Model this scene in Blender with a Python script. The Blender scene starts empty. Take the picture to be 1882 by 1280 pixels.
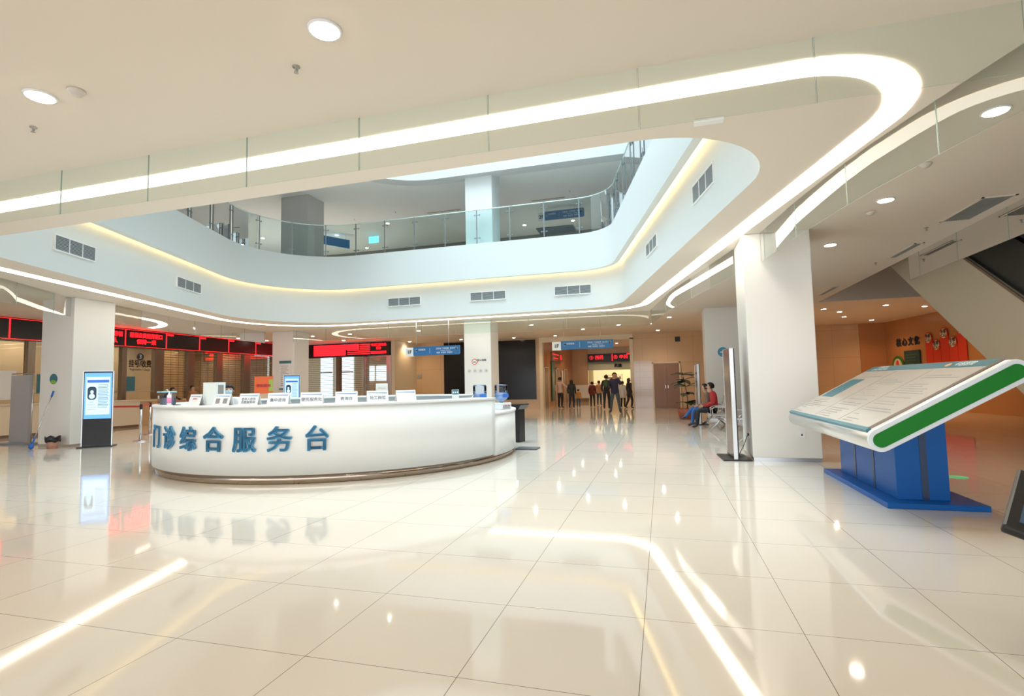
import bpy, bmesh, math, random
from mathutils import Vector, Matrix
R = math.radians
random.seed(7)
SC = bpy.context.scene
COL = SC.collection
# ------------------------------------------------------------------ camera
FPX, YAW, PITCH, ROLL, EYE = 970.8, R(-15.75), R(3.9), R(-1.19), 1.318
cd = bpy.data.cameras.new('camera'); cam = bpy.data.objects.new('camera', cd); COL.objects.link(cam)
cd.sensor_fit = 'HORIZONTAL'; cd.sensor_width = 36; cd.lens = FPX / 1882 * 36; cd.clip_start = 0.05; cd.clip_end = 300
F = Vector((math.sin(YAW) * math.cos(PITCH), math.cos(YAW) * math.cos(PITCH), math.sin(PITCH)))
R0 = Vector((math.cos(YAW), -math.sin(YAW), 0)); U0 = R0.cross(F)
RR = R0 * math.cos(ROLL) + U0 * math.sin(ROLL); UU = U0 * math.cos(ROLL) - R0 * math.sin(ROLL)
cam.matrix_world = Matrix(((RR.x, UU.x, -F.x, 0), (RR.y, UU.y, -F.y, 0), (RR.z, UU.z, -F.z, EYE), (0, 0, 0, 1)))
SC.camera = cam
# ------------------------------------------------------------------ light
SC.view_settings.view_transform = 'Standard'; SC.view_settings.look = 'None'
SC.view_settings.gamma = 1; SC.view_settings.use_curve_mapping = False
SC.view_settings.exposure = 0.55
W = bpy.data.worlds.new('world'); SC.world = W; W.use_nodes = True
W.node_tree.nodes['Background'].inputs[0].default_value = (0.78, 0.90, 1.0, 1)
W.node_tree.nodes['Background'].inputs[1].default_value = 0.8

def area(name, loc, rot, sx, sy, power, color):
    l = bpy.data.lights.new(name, 'AREA'); l.shape = 'RECTANGLE'; l.size = sx; l.size_y = sy
    l.energy = power; l.color = color
    o = bpy.data.objects.new(name, l); COL.objects.link(o); o.location = loc; o.rotation_euler = rot
    return o
# daylight that falls through the atrium roof light and through the glazed entrance front
area('skylight_daylight', (-6.0, 11.5, 13.4), (0, 0, 0), 11.5, 10.5, 1020, (0.76, 0.93, 1.0)).data.spread = R(110)
area('entrance_daylight', (-4.0, -6.6, 1.9), (R(90), 0, 0), 24, 3.0, 300, (0.95, 0.97, 1.0))

# ------------------------------------------------------------------ materials
MATS = {}
def mat(name, col, rough=0.5, metal=0.0, emit=None, estr=0.0, spec=0.5, coat=0.0, alpha=None, trans=0.0, var=0.0, vscale=3.0):
    if name in MATS: return MATS[name]
    m = bpy.data.materials.new(name); m.use_nodes = True; MATS[name] = m
    nt = m.node_tree; b = nt.nodes['Principled BSDF']
    b.inputs['Base Color'].default_value = (*col, 1); b.inputs['Roughness'].default_value = rough
    b.inputs['Metallic'].default_value = metal; b.inputs['Specular IOR Level'].default_value = spec
    b.inputs['Coat Weight'].default_value = coat; b.inputs['Transmission Weight'].default_value = trans
    if emit: b.inputs['Emission Color'].default_value = (*emit, 1); b.inputs['Emission Strength'].default_value = estr
    if var > 0:
        tc = nt.nodes.new('ShaderNodeTexCoord'); n = nt.nodes.new('ShaderNodeTexNoise'); n.inputs['Scale'].default_value = vscale
        n.inputs['Detail'].default_value = 4
        mx = nt.nodes.new('ShaderNodeMix'); mx.data_type = 'RGBA'
        mx.inputs[6].default_value = (*[c * (1 - var) for c in col], 1); mx.inputs[7].default_value = (*[min(1, c * (1 + var)) for c in col], 1)
        nt.links.new(tc.outputs['Object'], n.inputs['Vector']); nt.links.new(n.outputs['Fac'], mx.inputs[0])
        nt.links.new(mx.outputs[2], b.inputs['Base Color'])
    return m
def glassmat(name, tint, refl=1.0, rough=0.0):
    if name in MATS: return MATS[name]
    m = bpy.data.materials.new(name); m.use_nodes = True; MATS[name] = m; nt = m.node_tree; nt.nodes.clear()
    o = nt.nodes.new('ShaderNodeOutputMaterial'); t = nt.nodes.new('ShaderNodeBsdfTransparent'); g = nt.nodes.new('ShaderNodeBsdfGlossy')
    t.inputs[0].default_value = (*tint, 1); g.inputs['Roughness'].default_value = rough
    f = nt.nodes.new('ShaderNodeFresnel'); f.inputs[0].default_value = 1.5; mu = nt.nodes.new('ShaderNodeMath'); mu.operation = 'MULTIPLY'; mu.inputs[1].default_value = refl
    mx = nt.nodes.new('ShaderNodeMixShader'); mu.use_clamp = True
    nt.links.new(f.outputs[0], mu.inputs[0]); nt.links.new(mu.outputs[0], mx.inputs[0]); nt.links.new(t.outputs[0], mx.inputs[1]); nt.links.new(g.outputs[0], mx.inputs[2])
    nt.links.new(mx.outputs[0], o.inputs[0]); return m
def gridmat(name, col, line, axes, width, rough, spec=0.5, coat=0.0, var=0.04):
    """procedural tiles: axes = [(component, offset, pitch), ...] joints where the object coordinate hits offset + n*pitch"""
    m = bpy.data.materials.new(name); m.use_nodes = True; MATS[name] = m; nt = m.node_tree; b = nt.nodes['Principled BSDF']
    tc = nt.nodes.new('ShaderNodeTexCoord'); sp = nt.nodes.new('ShaderNodeSeparateXYZ'); nt.links.new(tc.outputs['Object'], sp.inputs[0])
    acc = None
    for c, off, p in axes:
        a = nt.nodes.new('ShaderNodeMath'); a.operation = 'SUBTRACT'; nt.links.new(sp.outputs[c], a.inputs[0]); a.inputs[1].default_value = off - 100 * p
        d = nt.nodes.new('ShaderNodeMath'); d.operation = 'MODULO'; nt.links.new(a.outputs[0], d.inputs[0]); d.inputs[1].default_value = p
        e = nt.nodes.new('ShaderNodeMath'); e.operation = 'LESS_THAN'; nt.links.new(d.outputs[0], e.inputs[0]); e.inputs[1].default_value = width
        if acc is None: acc = e
        else:
            g = nt.nodes.new('ShaderNodeMath'); g.operation = 'MAXIMUM'; nt.links.new(acc.outputs[0], g.inputs[0]); nt.links.new(e.outputs[0], g.inputs[1]); acc = g
    n = nt.nodes.new('ShaderNodeTexNoise'); n.inputs['Scale'].default_value = 1.1; n.inputs['Detail'].default_value = 5; nt.links.new(tc.outputs['Object'], n.inputs['Vector'])
    v = nt.nodes.new('ShaderNodeMix'); v.data_type = 'RGBA'; nt.links.new(n.outputs['Fac'], v.inputs[0])
    v.inputs[6].default_value = (*[c * (1 - var) for c in col], 1); v.inputs[7].default_value = (*[min(1, c * (1 + var)) for c in col], 1)
    mx = nt.nodes.new('ShaderNodeMix'); mx.data_type = 'RGBA'; nt.links.new(acc.outputs[0], mx.inputs[0]); nt.links.new(v.outputs[2], mx.inputs[6]); mx.inputs[7].default_value = (*line, 1)
    nt.links.new(mx.outputs[2], b.inputs['Base Color']); b.inputs['Roughness'].default_value = rough; b.inputs['Specular IOR Level'].default_value = spec; b.inputs['Coat Weight'].default_value = coat
    return m
M_floor = gridmat('polished_tile', (0.70, 0.645, 0.57), (0.16, 0.12, 0.09), [(0, 0.654, 0.8), (1, 2.311, 0.8)], 0.0035, 0.055, 0.8)
M_ceil = mat('ceiling_paint', (0.80, 0.725, 0.635), 0.75)
M_white = mat('white_paint', (0.87, 0.89, 0.90), 0.55)
M_pillar = mat('pillar_panel', (0.84, 0.83, 0.81), 0.3)
M_fascia = mat('fascia_paint', (0.72, 0.76, 0.755), 0.5)
M_wood = gridmat('wood_wall_panel', (0.68, 0.47, 0.28), (0.36, 0.22, 0.12), [(0, 0.3, 1.2), (2, 0.95, 1.25)], 0.006, 0.22, 0.5)
M_woodY = gridmat('warm_wall_panel', (0.52, 0.24, 0.09), (0.36, 0.2, 0.1), [(1, 0.3, 1.2)], 0.006, 0.3, 0.5)
M_marble = gridmat('glossy_marble_tile', (0.62, 0.50, 0.42), (0.4, 0.3, 0.24), [(0, 0.15, 0.6), (2, 0.0, 0.3)], 0.008, 0.08, 0.9)
M_cream = mat('cream_panel', (0.80, 0.70, 0.54), 0.4)
M_steel = mat('brushed_steel', (0.62, 0.62, 0.63), 0.25, 1.0)
M_dsteel = mat('bronze_steel', (0.30, 0.24, 0.19), 0.3, 0.9)
M_plinth = mat('mirror_plinth', (0.45, 0.38, 0.32), 0.12, 1.0)
M_black = mat('black_plastic', (0.012, 0.012, 0.014), 0.3)
M_blackglass = mat('black_glass', (0.012, 0.009, 0.008), 0.16, spec=0.3)
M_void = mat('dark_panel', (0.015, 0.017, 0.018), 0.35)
M_solid = mat('counter_white', (0.82, 0.84, 0.84), 0.3)
M_letter = mat('letter_blue', (0.08, 0.31, 0.56), 0.45, spec=0.3)
M_glass = glassmat('curtain_glass', (0.88, 0.95, 0.92), 1.6)
M_glass2 = glassmat('balustrade_glass', (0.72, 0.84, 0.82), 1.0)
M_glassc = glassmat('clear_glass', (0.97, 0.98, 0.97), 0.6)
M_led = mat('led_strip', (1, 1, 1), 0.5, emit=(1.0, 0.93, 0.78), estr=5)
M_cove = mat('cove_strip', (1, 0.9, 0.7), 0.5, emit=(1.0, 0.66, 0.28), estr=10)
M_lamp = mat('lamp_lens', (1, 1, 1), 0.5, emit=(1.0, 0.92, 0.80), estr=25)
M_red = mat('red_led', (1, 0, 0), 0.5, emit=(1.0, 0.012, 0.02), estr=1.8)
M_grille = gridmat('grille_blades', (0.34, 0.37, 0.38), (0.08, 0.09, 0.10), [(2, 0.0, 0.028)], 0.014, 0.5)
M_sblue = mat('sign_blue', (0.02, 0.15, 0.38), 0.4)
M_teal = mat('sign_teal', (0.05, 0.20, 0.26), 0.35)
M_swhite = mat('sign_white', (0.86, 0.87, 0.87), 0.4)
M_ink = mat('ink_dark', (0.04, 0.06, 0.08), 0.5)
M_inkw = mat('ink_white', (0.9, 0.93, 0.95), 0.5)
M_inkb = mat('ink_slate', (0.22, 0.30, 0.42), 0.5)
M_inkg = mat('ink_grey', (0.28, 0.27, 0.26), 0.5)
M_inkr = mat('ink_red', (0.75, 0.06, 0.06), 0.5)
M_ped = mat('pedestal_blue', (0.003, 0.115, 0.44), 0.35, spec=0.3)
M_peddark = mat('pedestal_groove', (0.006, 0.03, 0.10), 0.3)
M_alu = mat('satin_aluminium', (0.70, 0.71, 0.71), 0.3, 0.7)
M_green = mat('end_cap_green', (0.002, 0.20, 0.01), 0.4, spec=0.3)
M_capw = mat('end_cap_white', (0.78, 0.85, 0.92), 0.25)
M_paper = mat('sheet_printed', (0.60, 0.56, 0.51), 0.16, var=0.04, vscale=1.5, spec=0.7)
M_scr = mat('screen_lit', (0.1, 0.2, 0.4), 0.2, emit=(0.07, 0.30, 0.78), estr=1.0)
M_scrp = mat('screen_page', (0.4, 0.6, 0.8), 0.2, emit=(0.38, 0.62, 0.88), estr=0.9)
M_scrd = mat('screen_dark_blue', (0.01, 0.05, 0.2), 0.2, emit=(0.01, 0.09, 0.42), estr=1.0)
M_scri = mat('screen_ink', (0.01, 0.04, 0.08), 0.3)
M_skin = mat('skin', (0.55, 0.30, 0.20), 0.5)
M_hair = mat('hair_black', (0.012, 0.010, 0.010), 0.5)
M_shoe = mat('shoe_dark', (0.02, 0.018, 0.018), 0.4)
M_orange = mat('banner_orange', (0.80, 0.13, 0.03), 0.5)
M_redbanner = mat('banner_red', (0.72, 0.05, 0.02), 0.5)
M_leaf = mat('leaf_green', (0.035, 0.075, 0.04), 0.35, var=0.35)
M_shutter = glassmat('shutter_clear', (0.93, 0.88, 0.80), 0.5)
M_slat = mat('shutter_slat', (0.16, 0.10, 0.065), 0.5, 0.1)
M_brown = mat('brown_door', (0.30, 0.17, 0.12), 0.35)
M_shelfwarm = mat('pharmacy_wall_glow', (0.9, 0.8, 0.5), 0.6, emit=(1.0, 0.80, 0.42), estr=0.55)  # emission puts the pharmacy's bright room light into the wall colour
M_bottle = glassmat('water_bottle_plastic', (0.86, 0.92, 1.0), 1.0, 0.05)
M_water = mat('water_blue', (0.50, 0.64, 0.92), 0.1)
M_clearbox = glassmat('clear_box_plastic', (0.80, 0.82, 0.88), 1.0, 0.1)
M_grey = mat('grey_panel', (0.40, 0.41, 0.44), 0.5)
M_seatm = mat('seat_metal', (0.60, 0.60, 0.62), 0.3, 0.6)
M_belt = mat('belt_red', (0.65, 0.03, 0.03), 0.5)
M_coral = mat('bin_coral', (0.55, 0.28, 0.20), 0.4)
M_blue = mat('mop_blue', (0.02, 0.14, 0.55), 0.4)
M_cabw = mat('cable_black', (0.02, 0.02, 0.02), 0.5)

# ------------------------------------------------------------------ helpers
class MB:
    """collects shapes into one mesh"""
    def __init__(s): s.b = bmesh.new(); s.m = []; s.cur = 0
    def use(s, m):
        if m not in s.m: s.m.append(m)
        s.cur = s.m.index(m); return s
    def face(s, pts):
        f = s.b.faces.new([s.b.verts.new(p) for p in pts]); f.material_index = s.cur; return f
    def box(s, x0, x1, y0, y1, z0, z1, T=None):
        v = [Vector((x, y, z)) for z in (z0, z1) for y in (y0, y1) for x in (x0, x1)]
        if T is not None: v = [T @ p for p in v]
        v = [s.b.verts.new(p) for p in v]
        for q in ((0, 2, 3, 1), (4, 5, 7, 6), (0, 1, 5, 4), (2, 6, 7, 3), (0, 4, 6, 2), (1, 3, 7, 5)):
            f = s.b.faces.new([v[i] for i in q]); f.material_index = s.cur
        return s
    def prism(s, poly, z0, z1, T=None, smooth=False):
        n = len(poly); T = T or Matrix.Identity(4)
        lo = [s.b.verts.new(T @ Vector((p[0], p[1], z0))) for p in poly]; hi = [s.b.verts.new(T @ Vector((p[0], p[1], z1))) for p in poly]
        f1 = s.b.faces.new(lo[::-1]); f2 = s.b.faces.new(hi); f1.material_index = f2.material_index = s.cur
        for i in range(n):
            f = s.b.faces.new((lo[i], lo[(i + 1) % n], hi[(i + 1) % n], hi[i])); f.material_index = s.cur; f.smooth = smooth
        return s
    def strip(s, A, B, closed=True, smooth=False):
        va = [s.b.verts.new(p) for p in A]; vb = [s.b.verts.new(p) for p in B]; n = len(A)
        for i in range(n if closed else n - 1):
            j = (i + 1) % n
            f = s.b.faces.new((va[i], va[j], vb[j], vb[i])); f.material_index = s.cur; f.smooth = smooth
        return s
    def tube(s, path, r, n=8, cap=True):
        path = [Vector(p) for p in path]; rs = r if isinstance(r, (list, tuple)) else [r] * len(path)
        rings = []; up = Vector((0, 0, 1))
        for i, p in enumerate(path):
            d = (path[min(i + 1, len(path) - 1)] - path[max(i - 1, 0)]).normalized()
            a = up if abs(d.dot(up)) < 0.95 else Vector((1, 0, 0))
            u = d.cross(a).normalized(); v = d.cross(u).normalized()
            rings.append([s.b.verts.new(p + (u * math.cos(t * 2 * math.pi / n) + v * math.sin(t * 2 * math.pi / n)) * rs[i]) for t in range(n)])
        for k in range(len(rings) - 1):
            for t in range(n):
                f = s.b.faces.new((rings[k][t], rings[k][(t + 1) % n], rings[k + 1][(t + 1) % n], rings[k + 1][t])); f.material_index = s.cur; f.smooth = True
        if cap:
            for rg in (rings[0][::-1], rings[-1]):
                f = s.b.faces.new(rg); f.material_index = s.cur
        return s
    def lathe(s, prof, c=(0, 0, 0), n=24, T=None):
        T = T or Matrix.Identity(4); rings = []
        for r, z in prof:
            r = max(r, 0.0005)
            rings.append([s.b.verts.new(T @ Vector((c[0] + r * math.cos(t * 2 * math.pi / n), c[1] + r * math.sin(t * 2 * math.pi / n), c[2] + z))) for t in range(n)])
        for k in range(len(rings) - 1):
            for t in range(n):
                f = s.b.faces.new((rings[k][t], rings[k][(t + 1) % n], rings[k + 1][(t + 1) % n], rings[k + 1][t])); f.material_index = s.cur; f.smooth = True
        s.b.faces.new(rings[0][::-1]).material_index = s.cur; s.b.faces.new(rings[-1]).material_index = s.cur
        return s
    def ball(s, c, r, T=None, n=12, m=8):
        rx, ry, rz = (r, r, r) if not isinstance(r, (tuple, list)) else r
        T = T or Matrix.Identity(4); rings = []
        for k in range(m + 1):
            ph = math.pi * k / m; q = max(math.sin(ph), 0.01)
            rings.append([s.b.verts.new(T @ Vector((c[0] + rx * q * math.cos(t * 2 * math.pi / n), c[1] + ry * q * math.sin(t * 2 * math.pi / n), c[2] - rz * math.cos(ph)))) for t in range(n)])
        for k in range(m):
            for t in range(n):
                f = s.b.faces.new((rings[k][t], rings[k][(t + 1) % n], rings[k + 1][(t + 1) % n], rings[k + 1][t])); f.material_index = s.cur; f.smooth = True
        s.b.faces.new(rings[0][::-1]).material_index = s.cur; s.b.faces.new(rings[-1]).material_index = s.cur
        return s
    def build(s, name, m=None, parent=None, bevel=0.0, normals=True):
        if normals: bmesh.ops.recalc_face_normals(s.b, faces=s.b.faces)
        me = bpy.data.meshes.new(name); s.b.to_mesh(me); s.b.free()
        for k in (s.m or [m]): me.materials.append(k)
        o = bpy.data.objects.new(name, me); COL.objects.link(o)
        if parent: o.parent = parent
        if bevel > 0:
            md = o.modifiers.new('bevel', 'BEVEL'); md.width = bevel; md.segments = 2; md.limit_method = 'ANGLE'
        return o
def empty(name, loc=(0, 0, 0), rz=0.0):
    o = bpy.data.objects.new(name, None); COL.objects.link(o); o.location = loc; o.rotation_euler = (0, 0, rz); o.empty_display_size = 0.1
    return o
def tag(o, label, cat, group=None, kind=None):
    o['label'] = label; o['category'] = cat
    if group: o['group'] = group
    if kind: o['kind'] = kind
    return o
def struct(o): o['kind'] = 'structure'; return o
def copy_tree(o, parent=None):
    c = o.copy(); COL.objects.link(c); c.parent = parent
    for ch in [x for x in bpy.data.objects if x.parent == o]: copy_tree(ch, c)
    return c
def lerp(a, b, t): return a + (b - a) * t
def text(name, s, size, loc, rot, m, parent=None, extrude=0.001, bold=0.0, align='CENTER', sx=1.0, label=None):
    cu = bpy.data.curves.new('t', 'FONT'); cu.body = s; cu.size = size; cu.extrude = extrude; cu.resolution_u = 2
    cu.align_x = align; cu.align_y = 'CENTER'
    t = bpy.data.objects.new('t', cu); COL.objects.link(t)
    bpy.context.view_layer.update()
    me = bpy.data.meshes.new_from_object(t.evaluated_get(bpy.context.evaluated_depsgraph_get()))
    bpy.data.objects.remove(t); bpy.data.curves.remove(cu)
    me.materials.clear(); me.materials.append(m); me.name = name
    if bold > 0:
        bb = bmesh.new()
        for dx, dy in ((-1, -1), (1, -1), (1, 1), (-1, 1)):
            t0 = len(bb.verts); bb.from_mesh(me); bb.verts.ensure_lookup_table()
            for v in bb.verts[t0:]: v.co.x += dx * bold; v.co.y += dy * bold
        bb.to_mesh(me); bb.free()
    o = bpy.data.objects.new(name, me); COL.objects.link(o); o.location = loc; o.rotation_euler = rot; o.scale = (sx, 1, 1)
    if parent: o.parent = parent
    if label: o['label'] = label
    return o
FACE = (R(90), 0, 0)            # lettering on a wall that looks towards -Y
FACEX = (R(90), 0, R(90))       # lettering on a wall that looks towards +X
def rounded(poly, radii, seg=14):
    out = []; n = len(poly)
    for i in range(n):
        p = Vector(poly[i]).to_2d(); a = (Vector(poly[i - 1]).to_2d() - p).normalized(); b = (Vector(poly[(i + 1) % n]).to_2d() - p).normalized()
        half = math.acos(max(-1, min(1, a.dot(b)))) / 2; r = radii[i]
        if r <= 0: out.append((p.x, p.y)); continue
        d = r / math.tan(half); c = p + (a + b).normalized() * (r / math.sin(half))
        s0 = p + a * d - c; s1 = p + b * d - c
        a0 = math.atan2(s0.y, s0.x); a1 = math.atan2(s1.y, s1.x); da = a1 - a0
        while da > math.pi: da -= 2 * math.pi
        while da < -math.pi: da += 2 * math.pi
        for k in range(seg + 1):
            t = a0 + da * k / seg; out.append((c.x + r * math.cos(t), c.y + r * math.sin(t)))
    return out
def offset(poly, d):
    """moves a closed counter-clockwise outline inwards by d"""
    n = len(poly); out = []
    for i in range(n):
        a = Vector(poly[i - 1]); p = Vector(poly[i]); b = Vector(poly[(i + 1) % n])
        e = (b - a).normalized(); out.append((p.x - e.y * d, p.y + e.x * d))
    return out
def at_z(poly, z): return [(p[0], p[1], z) for p in poly]
def plate_with_holes(mb, outer, holes, z, flip=False):
    """flat sheet with holes, triangulated"""
    b = mb.b; es = []
    for loop in [outer] + holes:
        vs = [b.verts.new((p[0], p[1], z)) for p in loop]
        es += [b.edges.new((vs[i], vs[(i + 1) % len(vs)])) for i in range(len(vs))]
    g = bmesh.ops.triangle_fill(b, use_beauty=True, use_dissolve=False, edges=es)
    for f in g['geom']:
        if isinstance(f, bmesh.types.BMFace): f.material_index = mb.cur
# ------------------------------------------------------------------ outlines (counter-clockwise)
CZ = 3.70                      # ceiling height of the ground floor
OPEN = rounded([(1.52, 5.22), (-1.25, 16.95), (-14.5, 16.95), (-10.7, 5.45)], [1.3, 1.5, 2.8, 1.0])
LEDo = rounded([(2.50, 4.24), (-0.55, 17.75), (-15.4, 17.75), (-11.4, 4.52)], [1.1, 1.6, 2.8, 1.0])
LEDi = offset(LEDo, 0.25)
BAND = offset(OPEN, 0.26)       # face of the upper band
BACK = offset(OPEN, 0.11)
VOID2 = rounded([(1.9, 5.5), (-0.3, 16.7), (-10.6, 16.7), (-7.4, 5.5)], [0.8, 0.6, 2.4, 1.2])
ESC = [(4.85, 6.0), (10.5, 6.0), (10.5, 18.6), (4.85, 18.6)]
# ------------------------------------------------------------------ setting
f = MB().use(M_floor); f.box(-24, 18, -8, 46, -0.2, 0); struct(f.build('floor'))
c = MB().use(M_ceil)
plate_with_holes(c, [(-24, -8), (18, -8), (18, 46), (-24, 46)], [OPEN, ESC], CZ)
c.strip(at_z(ESC, CZ), at_z(ESC, 6.1))
struct(c.build('ceiling', normals=False))
l = MB().use(M_led); zl = CZ - 0.006
l.strip(at_z(LEDo, zl), at_z(LEDi, zl))
tag(l.build('ceiling_light_strip'), 'wide glowing light strip running round the atrium opening with rounded corners', 'ceiling light')
w = MB().use(M_fascia)
w.strip(at_z(OPEN, CZ), at_z(OPEN, 5.3), smooth=True); struct(w.build('trim_1'))
w = MB().use(M_fascia)
w.strip(at_z(BAND, 4.90), at_z(BAND, 6.10), smooth=True); w.strip(at_z(BAND, 4.90), at_z(BACK, 4.90)); w.strip(at_z(BACK, 4.90), at_z(BACK, 5.25)); w.strip(at_z(BAND, 6.10), at_z(BACK, 6.10))
struct(w.build('trim_2'))
cv = MB().use(M_cove); cv.strip(at_z(offset(OPEN, 0.02), 5.12), at_z(offset(OPEN, 0.085), 5.12))
tag(cv.build('cove_light'), 'warm hidden light line behind the lower edge of the upper white band', 'cove light')
f2 = MB().use(mat('upper_floor', (0.80, 0.80, 0.78), 0.25)); plate_with_holes(f2, [(-26, -8), (18, -8), (18, 32), (-26, 32)], [BACK, ESC], 6.08)
struct(f2.build('floor_upper', normals=False))
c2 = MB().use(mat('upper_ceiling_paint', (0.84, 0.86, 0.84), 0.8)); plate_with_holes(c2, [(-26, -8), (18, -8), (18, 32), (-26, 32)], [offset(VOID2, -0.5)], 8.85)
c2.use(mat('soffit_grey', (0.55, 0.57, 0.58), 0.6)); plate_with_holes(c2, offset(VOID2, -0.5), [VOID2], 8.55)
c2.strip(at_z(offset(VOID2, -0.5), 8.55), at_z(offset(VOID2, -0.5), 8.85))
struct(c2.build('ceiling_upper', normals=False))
w = MB().use(M_fascia); w.strip(at_z(VOID2, 8.55), at_z(VOID2, 13.5)); struct(w.build('trim_3'))
w = MB().use(mat('upper_wall_grey', (0.24, 0.235, 0.21), 0.6)); w.box(-22.5, 18, 25.7, 25.9, 6.08, 8.85); struct(w.build('wall_upper_back'))
w = MB().use(mat('upper_wall_blue', (0.035, 0.055, 0.10), 0.2)); w.box(-22.7, -22.5, -8, 25.9, 6.08, 8.85); struct(w.build('wall_upper_left'))
# ground floor walls
w = MB().use(M_wood); w.box(-13.35, -6.03, 27.0, 27.2, 0, CZ); w.box(-1.38, 8.59, 27.0, 27.2, 0, CZ); struct(w.build('wall_back'))
w = MB().use(M_marble); w.box(-1.36, -0.40, 26.96, 27.0, 0, 2.35); struct(w.build('wall_marble'))
w = MB().use(M_cream); w.box(-22.2, -22.0, -8, 24.6, 0, CZ); struct(w.build('wall_left'))
w = MB().use(M_cream); w.box(-23, -13.4, 29, 29.2, 0, CZ); w.box(-13.4, -13.2, 24.5, 27, 0, CZ); struct(w.build('wall_service_back'))
w = MB().use(M_woodY)
T = Matrix.Identity(4)
w.prism([(8.6, 27.0), (9.6, 27.0), (10.6, 19.0), (10.8, 19.0), (9.8, 27.3), (8.6, 27.3)], 0, CZ); w.box(10.6, 18, 18.9, 19.1, 0, CZ)
struct(w.build('wall_right_back'))
w = MB().use(M_woodY); w.box(13.8, 14.0, -8, 19.0, 0, 9); struct(w.build('wall_right'))
w = MB().use(M_cream)
for x in (-24, -16, -8, 0, 8): w.box(x, x + 0.5, -7.2, -7.0, 0, CZ)
w.box(-24, 18, -7.2, -7.0, 3.3, CZ); struct(w.build('wall_front'))
# black boxes put in to darken the upper void behind the escalator opening
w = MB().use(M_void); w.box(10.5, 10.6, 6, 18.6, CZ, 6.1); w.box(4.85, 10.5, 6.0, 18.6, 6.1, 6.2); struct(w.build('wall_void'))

def pillar(x0, x1, y0, y1, name, z0=0.0, z1=CZ, m=M_pillar):
    e = empty(name, ((x0 + x1) / 2, (y0 + y1) / 2, z0)); hx = (x1 - x0) / 2; hy = (y1 - y0) / 2
    b = MB().box(-hx, hx, -hy, hy, 0.0 if z0 else 0.06, z1 - z0); b.build('shaft', m, e, bevel=0.012)
    if not z0: MB().box(-hx + .012, hx - .012, -hy + .012, hy - .012, 0, 0.06).build('plinth', M_steel, e)
    return e
P1 = tag(pillar(1.36, 2.36, 9.30, 10.30, 'pillar'), 'white square pillar beside the tilted sign board, nearest pillar on the right', 'pillar')
P2 = tag(pillar(-15.10, -14.0, 9.60, 10.62, 'pillar'), 'white square pillar with a mop leaning on it, left of the reception counter', 'pillar')
tag(pillar(-15.64, -14.57, 18.5, 19.45, 'pillar'), 'cream pillar with a framed notice, behind the left part of the reception counter', 'pillar')
tag(pillar(-7.08, -6.03, 18.5, 19.45, 'pillar'), 'white pillar with a no smoking sticker, behind the right end of the reception counter', 'pillar')
tag(pillar(1.42, 2.6, 18.5, 19.5, 'pillar'), 'white pillar behind the seated women, partly hidden by the nearer pillar', 'pillar')
tag(pillar(-6.38, -5.40, 16.98, 17.9, 'pillar', 6.1, 8.85, M_white), 'white upper floor pillar at the middle of the glass balustrade', 'pillar')
tag(pillar(-14.2, -12.95, 17.2, 18.2, 'pillar', 6.1, 8.85, mat('pillar_grey', (0.62, 0.60, 0.58), 0.5)), 'grey panelled upper floor pillar at the left bend of the glass balustrade', 'pillar')

# ------------------------------------------------------------------ hanging glass smoke curtains
def curtain(path, joints_every, label, z0=3.22):
    e = empty('glass_smoke_curtain', (path[0][0], path[0][1], CZ)); ox, oy = path[0][0], path[0][1]
    # resample to panel ends
    L = [0]
    for a, b in zip(path, path[1:]): L.append(L[-1] + math.dist(a, b))
    def P(s):
        for i in range(len(L) - 1):
            if s <= L[i + 1] + 1e-9: t = (s - L[i]) / (L[i + 1] - L[i]); return (lerp(path[i][0], path[i + 1][0], t), lerp(path[i][1], path[i + 1][1], t))
        return path[-1]
    s = 0
    while s < L[-1] - 0.05:
        s1 = min(s + joints_every, L[-1]); a, b = P(s + 0.004), P(s1 - 0.004)
        pts = [a] + [p for p, l_ in zip(path, L) if s + .02 < l_ < s1 - .02] + [b]
        g = MB(); n = len(pts)
        A = [(p[0] - ox, p[1] - oy, z0 - CZ) for p in pts]; B = [(p[0] - ox, p[1] - oy, -0.002) for p in pts]
        g.use(M_glass).strip(A, B, closed=False, smooth=True)
        g.use(mat('glass_edge', (0.30, 0.38, 0.34), 0.3))
        for q in (pts[0], pts[-1]): g.box(q[0] - ox - .0015, q[0] - ox + .0015, q[1] - oy - .003, q[1] - oy + .003, z0 - CZ, -0.002)
        g.strip([(x, y - .006, z) for x, y, z in A], [(x, y + .006, z + .004) for x, y, z in A], closed=False)
        g.build('glass_panel', None, e); s = s1
    return tag(e, label, 'smoke curtain')
curtain([(-14.49 + 1.2 * k, 4.0) for k in range(15)], 1.2, 'long glass smoke curtain hanging from the near ceiling before the atrium')
curtain([(2.78, 4.05), (2.62, 4.5), (2.46, 5.0), (2.30, 5.55), (2.15, 6.1), (2.02, 6.7), (1.91, 7.3), (1.81, 7.9), (1.72, 8.6), (1.63, 9.28)], 1.3, 'glass smoke curtain on the right of the atrium ending at the near white pillar')
curtain([(1.34, 10.32), (0.3, 14.6), (-0.3, 18.3)], 1.3, 'glass smoke curtain receding behind the near right pillar')
curtain([(-0.35, 18.35), (-14.5, 18.35)], 1.4, 'glass smoke curtain along the far side of the atrium ceiling')
curtain([(-12.3, 4.06), (-12.95, 7.5), (-14.1, 9.58)], 1.3, 'glass smoke curtain at far left ending at the pillar with the mop')
curtain([(-14.25, 10.64), (-15.3, 14.0), (-15.8, 18.3)], 1.3, 'glass smoke curtain behind the left pillar over the service windows')
curtain([(4.83, 5.0), (4.83, 12.2)], 1.35, 'glass smoke curtain hanging beside the escalator')

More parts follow.
